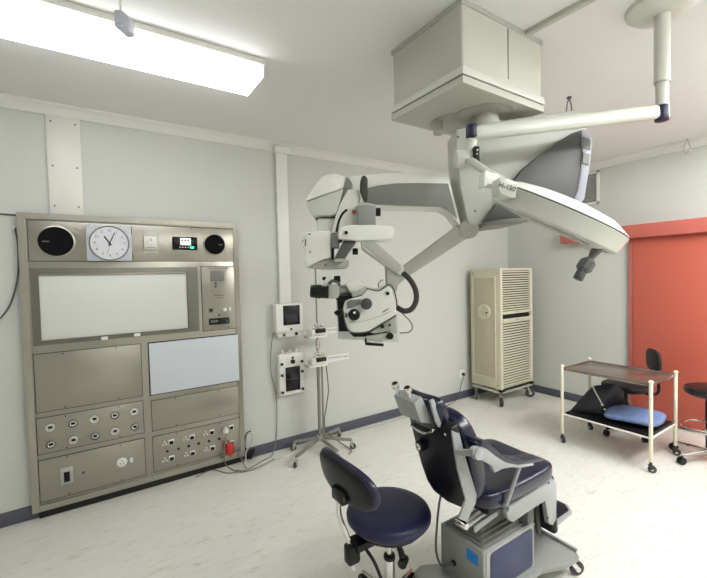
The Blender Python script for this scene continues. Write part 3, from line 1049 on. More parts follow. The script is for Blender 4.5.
# pedestal
px0, px1, py0, py1 = -3.645, -3.225, -2.415, -2.135
part('pedestal', G().box(px0, px1, py0, py1, .113, .362, .008, 3), CHG, ch)
for yy, sg in ((py0, -1), (py1, 1)):
    def rr(x0, x1, z0, z1, r, y):
        P_ = []
        for (cx_, cz_, a0) in ((x1 - r, z1 - r, 0), (x0 + r, z1 - r, 90), (x0 + r, z0 + r, 180), (x1 - r, z0 + r, 270)):
            for k in range(7):
                a = math.radians(a0 + 15 * k)
                P_.append((cx_ + r * math.cos(a), y, cz_ + r * math.sin(a)))
        return P_
    o = part('side_panel', G().prism(rr(px0 + .05, px1 - .028, .135, .335, .022, yy + sg * .007), (0, -sg * .01, 0), .002), BLUEP, ch)
    part('panel_frame', G().prism(rr(px0 + .02, px1 - .010, .118, .352, .008, yy + sg * .003), (0, -sg * .006, 0), .001), CHG2, o)
    part('panel_rim', G().prism(rr(px0 + .045, px1 - .023, .130, .340, .026, yy + sg * .0045), (0, -sg * .006, 0), .001), SCOPED, o)
part('notice_sticker', G().box(px0 - .003, px0 + .001, -2.385, -2.315, .275, .33), STICK, ch)
o = ch
text('sticker_text', 'i', .03, (px0 - .0036, -2.35, .303), (0, -1, 0), (-1, 0, 0), mat('sticker_ink', (20, 80, 150), .5), ch)
part('cable_port', G().cyl((px0 - .008, -2.23, .20), (px0 + .002, -2.23, .20), .014, n=16), BLACK, ch)
g = G()
for k in range(4):
    i = .018 + k * .016
    g.box(px0 + i, px1 - i, py0 + i, py1 - i, .355 + k * .014, .371 + k * .014, .005)
part('bellows_cover', g, mat('bellows_grey', (112, 112, 106), .4), ch)
part('lift_column', G().box(-3.55, -3.30, -2.35, -2.21, .40, .56, .01), SCOPED, ch)
g = G()
for yy in (-2.41, -2.35):
    dy = Vector((0, yy + 2.41, 0))
    g.beam(Yp(466, 527, -2.41) + dy, Yp(490, 509, -2.41) + dy, .016, .018, .005)
    g.beam(Yp(474, 530, -2.41) + dy, Yp(497, 512, -2.41) + dy, .010, .03, .003)
part('lift_arm', g, CHG2, ch)
part('pivot_bolt', G().cyl(Yp(467, 527, -2.44), Yp(467, 527, -2.44) + Vector((0, .06, 0)), .016, n=18, bev=.003), CHROME, ch)
# seat side rails
S = -2.475
side_px = [(507, 513), (511, 506), (530, 494), (553, 478.5), (556.5, 484), (557, 500), (556, 520), (553, 525.5), (549, 524), (545.6, 501), (531, 510), (513, 522.5), (508, 519)]
rp_ = [Yp(a, b, S) for a, b in side_px]
part('seat_rail', G().prism(rp_, (0, .026, 0), .003), CHG2, ch)
part('seat_rail', G().prism([(p.x, mir(S) - .026, p.z) for p in rp_], (0, .026, 0), .003), CHG2, ch)
for q in ((-3.19, .585), (-3.20, .40)):
    part('rail_bolt', G().cyl((q[0], S - .004, q[1]), (q[0], S + .002, q[1]), .006, n=10), SCOPED, ch)
part('seat_pan', G().box(-3.64, -3.20, S + .03, mir(S) - .03, .55, .60, .008), SHELL, ch)
# seat cushion
def seatfn(v):
    x, y, z = v
    if z > 0:
        z += .012 * (1 - (y / .2) ** 2) * -1 + .01 * (x / .25) ** 2
    return (x, y, z)


part('seat_cushion', G().se((-3.42, yc, .643), (.29, .222, .048), .45, .32, Matrix.Rotation(math.radians(0), 3, 'Y'), nu=64, nv=24, fn=seatfn), NAVY, ch, 70)
# back rest (tilted)
bot, tp = Vector((-3.80, 0, .66)), Vector((-3.905, 0, 1.04))
bdir = (tp - bot).normalized()
bn = Vector((bdir.z, 0, -bdir.x))                    # towards the front of the chair
Mb = Matrix((Vector((0, 1, 0)), bdir, Vector((0, 1, 0)).cross(bdir))).transposed()   # local x=y-axis, y=up along back, z
bn = Vector((0, 1, 0)).cross(bdir)
if bn.x < 0:
    bn = -bn
hw = .142
L = (tp - bot).length
sh2 = [(-1.0, 1.0), (-1.0, .6), (-.97, .25), (-.86, .03), (-.62, -.09), (0, -.13), (.62, -.09), (.86, .03), (.97, .25), (1.0, .6), (1.0, 1.0)]
po = [bot + bdir * (L * v) + Vector((0, yc - .043 + hw * u, 0)) for u, v in sh2]
part('back_shell', G().prism(po, bn * .05, .014, 3), SHELL, ch, 50)
part('lock_knob', G().cyl(bot + bdir * (L * .60) + Vector((0, yc + .035, 0)), bot + bdir * (L * .60) + Vector((0, yc + .035, 0)) - bn * .025, .028, n=24, bev=.004), BLACK, ch)
part('lock_key', G().se(bot + bdir * (L * .60) + Vector((0, yc + .035, 0)) - bn * .03, (.012, .016, .018), 1, 1), CHROME, ch)
for q in ((.9, -.145), (.08, -.12)):
    a = bot + bdir * (L * q[0]) + Vector((0, yc + q[1], 0))
    part('shell_screw', G().cyl(a, a - bn * .005, .007, n=10), CHROME, ch)
# grey side bars of the back frame
bar = [(452, 430.5), (459.5, 433), (465, 455), (477, 495), (476, 503), (467, 522), (459, 519), (466, 500), (458, 470)]
bp = [Yp(a, b, -2.465) for a, b in bar]
part('back_side_bar', G().prism(bp, (0, .010, 0), .002), CHG2, ch)
part('back_side_bar', G().prism([(p.x + .05, -2.19, p.z) for p in bp[:5] + bp[7:]], (0, .02, 0), .002), CHG2, ch)
# back cushion
cb = bot + bdir * (L * .43) + bn * .105 + Vector((0, yc - .01, 0))


def backfn(v):
    x, y, z = v
    return (x * (1 - .18 * max(0, y / .24) ** 2), y, z - .02 * (x / .22) ** 2 * 0)


Rb = Matrix((Vector((0, 1, 0)), bdir, Vector((0, 1, 0)).cross(bdir))).transposed()
part('back_cushion', G().se(cb, (.19, .225, .055), .5, .5, Rb, nu=64, nv=24, fn=backfn), NAVY, ch, 70)
# head rest
hx = [Yp(a, b, -2.36) for a, b in [(414, 403), (421.8, 396.4), (434.7, 424.3), (421, 423)]]
part('headrest_box', G().prism(hx, (0, .14, 0), .005), CHG2, ch)
hc = sum(hx, Vector()) / 4
hdir = (hx[0] - hx[3]).normalized()
hn = (hx[2] - hx[3]).normalized()
for k, yy in enumerate((-2.32, -2.235)):
    a = hx[1] * .6 + hx[0] * .4
    a = Vector((a.x - .01, yy, a.z - .005))
    o = part('headrest_knob', G().cyl(a, a + Vector((-.01, 0, .04)), .009).cyl(a + Vector((-.012, 0, .03)), a + Vector((-.02, 0, .052)), .017, n=24, bev=.004), CHROME, ch)
    part('knob_cap', G().cyl(a + Vector((-.02, 0, .051)), a + Vector((-.0215, 0, .055)), .012), BLACK, o)
hp = Vector((hx[1].x + .068, yc - .01, (hx[1].z + hx[2].z) / 2 - .012))
Rh = Matrix((Vector((0, 1, 0)), hdir, Vector((0, 1, 0)).cross(hdir))).transposed()


def headfn(v):
    x, y, z = v
    return (x, y, z + 1.6 * x * x)


sgn = 1 if Vector((0, 1, 0)).cross(hdir).x > 0 else -1
part('headrest_pad', G().se(hp, (.125, .075, .034), .55, .5, Rh, nu=48, nv=20, fn=lambda v: (v[0], v[1], v[2] + sgn * 1.3 * v[0] ** 2)), NAVY, ch, 70)
part('headrest_bracket', G().prism([Yp(a, b, -2.40) for a, b in [(430.5, 401), (434, 399), (444, 422), (443, 427), (439, 427.5), (436, 422)]], (0, .012, 0), .002), CHG2, ch)
part('headrest_stem', G().beam(Vector((-3.90, yc - .03, 1.0)), Vector((-3.935, yc - .03, 1.10)), .12, .016, .003, up=bn).beam(Vector((-3.90, yc + .05, 1.0)), Vector((-3.935, yc + .05, 1.10)), .03, .02, .003, up=bn), SCOPED, ch)
part('headrest_lever', G().tube([Yp(411, 425, -2.2), Yp(416, 429, -2.24), Yp(424, 433, -2.3), Yp(431, 432, -2.36), Yp(434, 428, -2.38)], .006), CHROME, ch)
# arm rests
AY = -2.555
plate_px = [(473, 450), (476, 447), (481, 447), (487, 449), (497, 457), (507, 463), (517, 465), (534, 463), (534, 465.5), (521, 468), (511, 467.5), (503, 469), (495, 473), (492, 466), (484, 461), (477, 460), (473, 456)]
pp_ = [Yp(a, b, AY) for a, b in plate_px]
pad_px = [(483, 441.5), (488, 441), (494, 447), (503, 455), (512, 459.5), (524, 460.5), (538, 457.5), (544, 458.5), (543, 461), (534, 463.5), (520, 465.5), (509, 463.5), (497, 457), (487, 449), (480, 446)]
pd_ = [Yp(a, b, AY) for a, b in pad_px]
for s_ in (0, 1):
    def my(p, w, s_=s_):
        return Vector((p.x + .18 * s_, p.y if not s_ else yc + .24 - w, p.z - .24 * s_))
    o = part('armrest', G().prism([my(p, .02) for p in pp_], (0, .02, 0), .003), CHG2, ch)
    part('arm_pad', G().prism([my(p, .065) for p in pd_], (0, .065, 0), .006, 3), NAVY, o, 60)
    yy = AY if not s_ else yc + .24
    sg = -1 if not s_ else 1
    pv = Yp(478, 453.5, AY) + Vector((.18 * s_, 0, -.24 * s_))
    part('pivot_disc', G().cyl((pv.x, yy + sg * .008, pv.z), (pv.x, yy - sg * .02, pv.z), .026, n=28, bev=.003), CHG2, o)
    q0 = Yp(460, 449, AY)
    if not s_:
        part('arm_tube', G().beam((-3.875, yc + sg * .185, .93), (pv.x, yy - sg * .01, pv.z), .02, .026, .004), CHG2, o)
    a, b = Yp(522, 466, AY), Yp(514.5, 511, AY)
    if not s_:
        part('arm_strut', G().cyl((a.x, yy - sg * .01, a.z), (b.x, yy - sg * .045, b.z), .009, n=14).cyl((b.x, yy - sg * .02, b.z), (b.x, yy - sg * .07, b.z), .012, n=14), CHG2, o)
# leg pad and foot plate
part('leg_pad', G().beam((-3.14, yc, .60), (-3.10, yc, .27), .38, .045, .018, up=Vector((1, 0, 0)), seg=3), SHELL, ch, 60)
part('leg_support', G().beam((-3.17, yc - .1, .58), (-3.13, yc - .1, .24), .02, .03, .003, up=Vector((1, 0, 0))).beam((-3.17, yc + .1, .58), (-3.13, yc + .1, .24), .02, .03, .003, up=Vector((1, 0, 0))).box(-3.32, -3.26, yc - .16, yc + .16, .38, .56, .01), SCOPED, ch)
o = part('foot_plate', G().prism([(-3.07, yc - .165, .30), (-2.88, yc - .155, .30), (-2.835, yc - .11, .30), (-2.825, yc + .11, .30), (-2.87, yc + .155, .30), (-3.07, yc + .165, .30)], (0, 0, -.018), .004), CHG2, ch)
part('foot_mat', G().prism([(-3.06, yc - .145, .30), (-2.89, yc - .14, .30), (-2.85, yc - .10, .30), (-2.84, yc + .10, .30), (-2.88, yc + .14, .30), (-3.06, yc + .145, .30)], (0, 0, .006), .001), SHELL, o)
part('power_cable', G().tube([Yp(441, 495, -2.2), Yp(439, 505, -2.15), Yp(437, 525, -2.12), Yp(436, 550, -2.14), Yp(441, 565, -2.18), (px0 - .03, -2.22, .195), (px0 - .006, -2.23, .20)], .006), SCOPED, ch)

# ------------------------------------------------------------------ infusion stand
ix, iy = -3.35, -.235
iv = thing('infusion_stand', 'tall chrome infusion stand on five castors near the wall', 'stand', (ix, iy, 0))
part('pole', G().cyl((ix, iy, .08), (ix, iy, .95), .0165, n=18).cyl((ix + .036, iy - .01, .10), (ix + .036, iy - .01, .88), .010, n=14).cyl((ix, iy, .95), (ix, iy, 2.08), .0085, n=14), mat('stand_steel', (150, 149, 140), .38, .6), iv)
part('hanger', G().tube([(ix - .11, iy, 2.0), (ix - .12, iy, 1.985), (ix - .14, iy, 1.99), (ix - .145, iy, 2.02), (ix - .10, iy, 2.06), (ix, iy, 2.08), (ix + .10, iy, 2.06), (ix + .14, iy, 2.02), (ix + .12, iy, 1.99)], .005), CHROME, iv)
tips = [Zp(289, 449, 0), Zp(286, 465, 0), Zp(352, 444, 0)]
for k, a in enumerate([3.45, 2.55, -.20, .95, -2.0]):
    pass
for tipx, tipy in ((-3.573, -.12), (-3.70, -.43), (-3.10, -.42), (-3.05, -.10), (-3.345, -.56)):
    o = part('base_leg', G().beam((ix, iy, .115), (tipx, tipy, .092), .028, .026, .005), mat('stand_steel', (150, 149, 140), .38, .6), iv)
    c = castor(iv, tipx, tipy, .09, .03, math.atan2(tipy - iy, tipx - ix), .018, trail=.01)
part('base_hub', G().cyl((ix, iy, .085), (ix, iy, .14), .035, bev=.005), CHROME, iv)
for zz, nm, lbl in ((1.155, 'infusion_tray', 'upper white infusion tray clamped on the chrome stand'), (.88, 'infusion_tray', 'lower white infusion tray clamped on the chrome stand')):
    o = thing(nm, lbl, 'tray', (ix, iy, zz), 'trays on the infusion stand')
    part('tray_plate', G().box(ix - .155, ix + .04, iy - .12, iy - .01, zz - .035, zz - .018, .004).box(ix - .155, ix - .145, iy - .12, iy - .01, zz - .035, zz - .005, .003), WHITEP, o)
    part('clamp_block', G().box(ix - .12, ix + .045, iy - .11, iy + .01, zz - .018, zz + .045, .018), WHITEM, o)
    part('clamp_front', G().box(ix - .075, ix + .03, iy - .125, iy - .09, zz + .010, zz + .05, .008), BLACK, o)
    g = G()
    for dx, dz in ((-.07, .055), (-.04, .075), (-.01, .06), (.02, .07)):
        g.se((ix + dx, iy - .06, zz + dz), (.014, .014, .016), .8, .8, nu=16, nv=10)
    g.tube([(ix - .08, iy - .06, zz + .05), (ix - .06, iy - .06, zz + .09), (ix - .03, iy - .06, zz + .095), (ix - .01, iy - .06, zz + .05)], .004)
    part('valves', g, CHROME, o)
    g = G()
    x0, x1 = ix + .045, ix + (.30 if zz < 1 else .28)
    for q in ((iy - .085, 0), (iy - .02, 0)):
        g.beam((x0, q[0], zz - .005), (x1, q[0], zz - .0), .010, .018, .003)
    g.beam((x1, iy - .09, zz), (x1, iy - .015, zz), .010, .018, .003)
    g.box(ix + .02, ix + .06, iy - .10, iy - .0, zz - .03, zz + .03, .008)
    g.beam((x0, iy - .085, zz + .04), (x1, iy - .085, zz + .04), .008, .012, .003)
    g.beam((x1, iy - .085, zz), (x1, iy - .085, zz + .045), .008, .012, .003)
    part('rail_arm', g, WHITEP, o)
part('joint_clamp', G().cyl((ix, iy, .98), (ix, iy, 1.08), .022, bev=.003), CHROME, iv)
single('infusion_cable', G().tube([(ix + .06, iy - .05, .85), (ix + .08, iy - .05, .6), (ix + .07, iy - .03, .45), (ix + .03, iy - .04, .25), (ix + .08, iy - .05, .14), (ix + .12, iy - .06, .10), (ix + .2, iy - .12, .03), (ix + .22, iy - .22, .008), (ix + .16, iy - .27, .008)], .005), SCOPED, 'dark cable hanging down along the infusion stand', 'cable')

# ------------------------------------------------------------------ ceiling box
cbx = thing('ceiling_box', 'big cream box on the ceiling that carries the microscope arm', 'ceiling box', (-3.31, -2.06, 2.6))
x0, x1, y0, y1 = -3.645, -2.985, -2.33, -1.815
part('cover', G().box(x0, x1, y0, y1, 2.66, 2.985, .012, 3), BOXP, cbx)
part('top_flange', G().box(x0 - .006, x1 + .006, y0 - .006, y1 + .006, 2.975, 3.0, .003), SCOPEG, cbx)
part('skirt', G().box(x0 - .012, x1 + .012, y0 - .012, y1 + .012, 2.643, 2.682, .004), mat('housing_rim', (206, 206, 194), .45), cbx)
part('shadow_gap', G().box(x0 - .004, x1 + .004, y0 - .004, y1 + .004, 2.635, 2.65), SCOPED, cbx)
part('base_plate', G().box(x0 - .01, x1 + .01, y0 - .01, y1 + .01, 2.60, 2.637, .004), BOXP, cbx)
part('access_door', G().box(-3.295, -3.29, y0 - .003, y0 + .002, 2.71, 2.97), SCOPEM, cbx)
part('cover_disc', G().cyl((-3.30, -1.97, 2.594), (-3.30, -1.97, 2.602), .15, n=48), SCOPEG, cbx)
part('cover_disc', G().cyl((-3.25, -2.13, 2.592), (-3.25, -2.13, 2.602), .165, n=48), SCOPEG, cbx)
q = Zp(438, 121, 2.60)
part('peg', G().cyl((q.x, q.y, 2.52), (q.x, q.y, 2.605), .028, n=24, bev=.004), BOXP, cbx)

# ------------------------------------------------------------------ operating microscope
ms = thing('operating_microscope', 'white and grey ceiling mounted operating microscope on jointed arms', 'microscope', (Wp(485, 120, 2.3).x, Wp(485, 120, 2.3).y, 2.5))
q = Zp(485, 116, 2.60)
part('swivel_column', G().lathe([(0, -.10), (.085, -.10), (.09, -.09), (.09, -.045), (.075, -.04), (.075, 0), (0, 0)], (q.x, q.y, 2.595), (0, 0, 1), 40), BOXP, ms)
body = [(447, 129.5), (484, 122), (530, 115.5), (573, 110), (578, 112), (588, 129), (560, 142), (540, 158), (523, 178), (508, 202), (497, 222), (483, 224), (461, 224.5), (459, 222), (452, 190), (448, 160)]
part('arm_housing', G().px(body, 2.20, 2.40, .010, 3, True), mat('housing_grey', (186, 187, 178), .42), ms)
fin = [(582, 129.5), (572, 133), (561, 140), (548, 149), (536, 158), (524, 168), (514, 180), (503, 196), (492, 210), (484, 222), (500, 221.5), (520, 219.5), (545, 217), (560, 212), (570, 205), (576, 198), (580, 184), (582.6, 160)]
o = part('side_fairing', G().px(fin, 2.155, 2.25, .006), SCOPED, ms)
part('rear_strip', G().px([(581.5, 129), (586, 130.5), (590.4, 134), (592.6, 141), (590, 166), (584.5, 199), (580, 204), (572, 205), (578, 190), (581, 170), (582.6, 155)], 2.15, 2.445, .005), mat('strip_lilac', (170, 170, 182), .4), o)
for a in ([(583.4, 137), (590, 139), (590.5, 150), (583.6, 148)], [(583.5, 152), (590, 154.5), (588.6, 165), (582.6, 163)]):
    part('vent_window', G().px(a, 2.144, 2.152), SCOPEM, o)
part('bottom_lip', G().px([(484, 222.5), (500, 219.5), (520, 218), (545, 214.5), (540, 218), (520, 222.5), (498, 225), (486, 226)], 2.15, 2.445, .001), SCOPEM, o)
for (a, b) in ((458, 137), (475, 211)):
    part('cap_screw', G().cyl(Wp(a, b, 2.20), Wp(a, b, 2.194), .007, n=14), SCOPEM, ms)
# upper arm
part('upper_arm', G().px([(349, 176.5), (364, 174.6), (385, 173.2), (447, 171.8), (451, 185), (461, 225), (459, 225), (450, 213), (442, 208.5), (376, 206.5), (364, 204), (349, 200)], 2.24, 2.38, .006), SCOPE, ms)
part('arm_panel', G().px([(366, 188), (380, 185), (396, 183.2), (420, 182.8), (448.5, 183.4), (457.5, 219), (449, 211), (441, 207), (376, 204.5), (366, 203)], 2.233, 2.387, .004), SCOPEM, ms)
# lower boom
part('lower_boom', G().px([(459, 224.6), (478, 223), (480, 230), (468.5, 238), (409, 276), (394, 288.5), (386, 279), (403.6, 265.7)], 2.26, 2.34, .008), mat('boom_grey', (190, 191, 180), .42), ms)
part('boom_joint', G().cyl(Wp(469, 229, 2.235), Wp(469, 229, 2.37), .055, n=32, bev=.006), mat('boom_grey', (190, 191, 180)), ms)
# head housing
up = [(305.4, 201), (310, 192.5), (315.7, 184.4), (320, 179), (324.8, 174.9), (336.3, 173.2), (345.4, 176.5), (343.6, 187.6), (325, 194)]
part('head_cover', G().px(up, 2.06, 2.36, .008, 3), SCOPE, ms)
part('head_underside', G().px([(306.2, 201.8), (325, 194.8), (343.4, 188.4), (340, 202), (336.5, 213.5), (330, 215.5), (312, 215.2), (309, 211)], 2.065, 2.355, .007, 3), mat('scope_soft_grey', (200, 201, 193), .4), ms)
part('head_end', G().px([(345.8, 177), (350, 179.5), (352.5, 184), (349, 190), (343, 203), (337.5, 213), (344.2, 188)], 2.08, 2.35, .002), SCOPEM, ms)
part('neck_collar', G().cyl(Wp(326, 217.5, 2.2) - Z * .012, Wp(326, 215, 2.2), .06, n=32), SCOPED, ms)
part('neck', G().px([(317, 218), (337, 218), (337, 233), (317, 233)], 2.10, 2.30, .012, 3), SCOPE, ms)
# front box
part('control_box', G().px([(303.3, 236), (306, 232.5), (318, 231), (331.3, 230.8), (331.5, 258), (325, 259), (317, 262), (311, 266), (306, 268.5), (304.6, 258)], 2.02, 2.30, .008, 3), SCOPE, ms)
part('box_base', G().px([(308, 268), (313, 265), (319, 261.8), (331.5, 258.5), (349, 260), (348.5, 265.5), (345, 268.3), (320, 269)], 2.04, 2.28, .004), SCOPEG, ms)
for (a, b) in ((309.5, 234), (310, 252), (325.5, 265)):
    part('cap_screw', G().cyl(Wp(a, b, 2.02 if b < 260 else 2.04), Wp(a, b, 2.012 if b < 260 else 2.035), .005, n=12), SCOPED, ms)
part('slot', G().px([(305, 239), (306, 239), (306, 246), (305, 246)], 2.014, 2.03), INKG, ms)
# curved plate
part('curved_bracket', G().px([(348, 189), (358.5, 189), (360.5, 199), (359.5, 226), (346, 229), (337, 234), (331, 233.5), (333.5, 222), (339, 206)], 2.06, 2.24, .008, 3), SCOPE, ms)
part('bracket_slot', G().tube([Wp(347, 209.5, 2.06), Wp(342, 214.5, 2.06), Wp(338.6, 222, 2.06), Wp(336.6, 232, 2.06)], .006), BLACK, ms)
part('red_button', G().cyl(Wp(354, 212, 2.06), Wp(354, 212, 2.045), .011, n=18, bev=.003), mat('button_red', (180, 90, 66), .4), ms)
part('motor_block', G().px([(358, 204.5), (375.6, 205), (376, 226), (358, 226)], 2.00, 2.16, .004), mat('block_grey', (140, 141, 138), .42), ms)
part('motor_lid', G().px([(357, 206), (362, 201.5), (376, 204.5), (376, 206.5), (358, 206.5)], 2.00, 2.16, .002), SCOPEG, ms)
part('grip', G().px([(361, 178), (362.5, 175.3), (365.5, 175), (367.8, 178.5), (367.6, 202.5), (364.5, 202), (361.5, 194), (359.8, 190.5), (360, 182)], 2.03, 2.08, .010, 3), mat('grip_dark', (58, 58, 52), .6), ms)
part('side_knob', G().cyl(Wp(375.8, 212, 2.07), Wp(380.5, 212, 2.07), .022, n=24, bev=.004), BLACK, ms)
# horizontal bar
part('cross_bar', G().px([(338.5, 229), (342, 226.3), (350, 225), (374, 224.6), (391, 225.8), (394.5, 228.5), (394, 237), (391, 239.3), (372, 240.5), (350, 240.3), (338, 239)], 1.96, 2.12, .010, 3), SCOPE, ms)
part('bar_screw', G().cyl(Wp(346.2, 232.7, 1.96), Wp(346.2, 232.7, 1.95), .009, n=16), BLACK, ms)
part('bar_screw', G().cyl(Wp(340.3, 241, 1.99), Wp(340.3, 241, 1.97), .010, n=16), BLACK, ms)
part('knuckle', G().px([(331.8, 235), (338.8, 236), (338.5, 247.5), (331.5, 247)], 2.00, 2.12, .003), SCOPEM, ms)
part('knuckle_slot', G().px([(331.8, 248), (334, 248), (333.8, 259.5), (331.6, 259.5)], 2.01, 2.05), BLACK, ms)
part('slant_link', G().px([(343.5, 240.5), (356, 241), (346.5, 255), (343.5, 260), (334, 260.3), (336, 255)], 1.99, 2.12, .003), SCOPED, ms)
part('slant_foot', G().px([(334.5, 258.8), (344.5, 258.5), (343, 262), (334, 262)], 1.98, 2.12, .002), SCOPEG, ms)
part('link_knob', G().cyl(Wp(352.5, 251.5, 2.05), Wp(358, 251.5, 2.05), .017, n=20, bev=.003), BLACK, ms)
# lower right arm
part('elbow_arm', G().px([(361.3, 239.5), (375, 239.5), (403.6, 265.7), (404, 272), (400, 276), (367.4, 252.5), (362, 248)], 1.98, 2.10, .006, 3), mat('scope_soft_grey', (200, 201, 193)), ms)
part('elbow_plate', G().px([(363, 240.5), (374, 240.5), (401, 265.5), (401, 270), (398, 273), (369, 250), (365, 247)], 1.974, 1.985, .002), SCOPEG, ms)
part('drop_bracket', G().px([(386.5, 265), (400, 275.5), (397, 291), (388, 291), (387, 280)], 2.00, 2.12, .005), SCOPEG, ms)
# optics body
ob = [(342.9, 310), (344, 303.5), (346.5, 300.4), (355, 297.6), (362.7, 295.8), (366, 291), (369, 288.3), (378.5, 290), (384, 287.6), (389, 285.5), (393, 289.7), (395, 296), (396.3, 305), (396.3, 315), (385, 322), (369, 331.5), (360, 333), (351.8, 332.6), (347.3, 328.5), (344.6, 320)]
part('optics_body', G().px(ob, 1.94, 2.14, .012, 3), SCOPE, ms)
part('optics_inset', G().px([(346.5, 302), (350, 300), (361, 299), (360.5, 304), (352, 307.5), (347, 309)], 1.936, 1.95, .002), SCOPEM, ms)
part('body_wedge', G().px([(396.3, 316.5), (385, 323.3), (369.5, 333), (378, 333.5), (390, 331), (396.5, 334)], 1.95, 2.13, .003), SCOPEG, ms)
part('black_base', G().px([(349.5, 333.2), (358, 334.5), (370, 333.8), (386, 331), (388, 333), (372, 336.6), (354, 337)], 1.95, 2.12, .002), BLACK, ms)
part('grey_foot', G().px([(366, 336), (372, 335.5), (390, 332.5), (393, 338), (384, 341), (367, 341)], 1.94, 2.08, .004), SCOPEG, ms)
part('foot_knob', G().cyl(Wp(390, 336, 1.92), Wp(390, 336, 2.06), .0175, n=24, bev=.004), BLACK, ms)
part('foot_bar', G().px([(365.3, 342.5), (383.8, 344), (383.6, 346.6), (365.2, 345.2)], 1.92, 2.06, .002), BLACK, ms)
part('foot_bar_light', G().px([(367, 340.8), (383, 342.4), (383, 344), (367, 342.6)], 1.93, 2.05, .001), WHITEP, ms)
part('zoom_knob', G().cyl(Wp(354.2, 314.7, 1.94), Wp(354.2, 314.7, 1.89), .030, .028, n=32, bev=.005), BLACKG, ms)
part('zoom_knob_centre', G().cyl(Wp(354.4, 312.6, 1.893), Wp(354.4, 312.6, 1.888), .006), WHITEP, ms)
part('focus_knob', G().cyl(Wp(366.4, 303.9, 1.94), Wp(366.4, 303.9, 1.90), .028, n=32, bev=.004), mat('knob_grey', (66, 67, 65), .5), ms)
for (a, b, r) in ((387.7, 293.4, .009), (382.3, 326.4, .010), (389.7, 325, .006)):
    part('small_knob', G().cyl(Wp(a, b, 1.95), Wp(a, b, 1.93), r, n=18), BLACK, ms)
part('logo_dash', G().px([(382.5, 312), (388.3, 308.2), (388.6, 308.9), (382.8, 312.8)], 1.937, 1.941), INKG, ms)
part('body_groove', G().tube([Wp(349, 322, 1.94), Wp(360, 321.5, 1.94), Wp(375, 318, 1.94), Wp(388, 312.5, 1.94), Wp(396, 307.5, 1.945)], .0015), SCOPEG, ms)
part('neck_ring', G().cyl(Wp(352.5, 289, 2.04), Wp(354, 288.5, 2.04), .034, n=28), SCOPED, ms)
part('front_trim', G().tube([Wp(343.2, 310, 1.945), Wp(344.6, 320, 1.945), Wp(347.3, 328.5, 1.945), Wp(352, 332.4, 1.945), Wp(360, 332.8, 1.945), Wp(369, 331.3, 1.945), Wp(385, 321.8, 1.945), Wp(396, 315, 1.945)], .003), SCOPED, ms)
part('side_label', G().px([(345.4, 313.5), (346.7, 313.5), (346.7, 318), (345.4, 318)], 1.934, 1.945), INK, ms)
part('left_handle', G().beam(Wp(334.5, 313, 1.98), Wp(345, 312, 2.0), .022, .018, .006).px([(335.8, 311), (342.5, 309.8), (342.5, 315.5), (336.5, 316)], 1.96, 2.02, .004), BLACK, ms)
# top pieces
part('top_dome', G().px([(343.5, 284.6), (349, 281), (358, 279.5), (364, 282.5), (366.5, 286.6), (366, 290.5), (360, 293), (352, 295), (349, 291), (346.5, 286)], 1.97, 2.10, .010, 3), SCOPE, ms)
part('top_arm', G().px([(351, 291.5), (358, 290.5), (366, 285.8), (368, 288), (366, 293), (360, 295.5), (352, 297)], 1.955, 2.06, .004), SCOPEG, ms)
part('black_mount', G().px([(336, 296), (352, 295.5), (362, 295), (362.5, 297.5), (352, 299), (347, 300.5), (336, 300)], 1.98, 2.10, .002), BLACK, ms)
part('tube_connector', G().cyl(Wp(338.5, 290.5, 2.02), Wp(352, 289, 2.04), .024, .028, n=28, bev=.004), SCOPEG, ms)
part('connector_ring', G().cyl(Wp(349.5, 289, 2.03), Wp(352, 289, 2.04), .032, n=28, bev=.004), SCOPEM, ms)
part('binocular_head', G().px([(328.5, 287), (331, 285), (337.5, 285), (339.3, 287), (339, 297), (336, 298.8), (330, 298.8), (328.3, 297)], 1.94, 2.10, .006), SCOPEG, ms)
ey = part('eyepiece', G().cyl(Wp(329, 292.5, 1.97), Wp(320, 292, 1.97), .031, n=28, bev=.003).cyl(Wp(321, 292, 1.97), Wp(310.5, 291.5, 1.97), .034, .030, n=28, bev=.004), BLACKG, ms)
part('eyepiece', G().cyl(Wp(329, 291.5, 2.06), Wp(320, 291, 2.06), .031, n=28, bev=.003).cyl(Wp(321, 291, 2.06), Wp(310.5, 290.5, 2.06), .034, .030, n=28, bev=.004), BLACKG, ms)
part('tilt_lever', G().beam(Wp(324.5, 287, 2.0), Wp(329, 278.5, 2.0), .05, .026, .006), SCOPE, ms)
part('lever_pin', G().cyl(Wp(322.5, 278.5, 2.0), Wp(326, 278.5, 2.0), .009, n=14), BLACK, ms)
part('lever_yoke', G().tube([Wp(329, 284.5, 1.97), Wp(332, 281, 1.97), Wp(337, 281.5, 1.97), Wp(340, 286, 1.97)], .008), INKG, ms)
part('lever_knob', G().cyl(Wp(334, 279.5, 1.98), Wp(340.5, 279, 1.98), .018, n=20, bev=.005), BLACK, ms)
# back monitor
mo = part('display', G().px([(336, 293.5), (396.5, 291), (399.2, 342.2), (337.8, 339)], 2.26, 2.29, .003), mat('display_bezel', (222, 226, 220), .3), ms)
part('display_screen', G().px([(337.2, 297), (392, 295), (394, 331), (338.8, 331.5)], 2.256, 2.262), BLACK, mo)
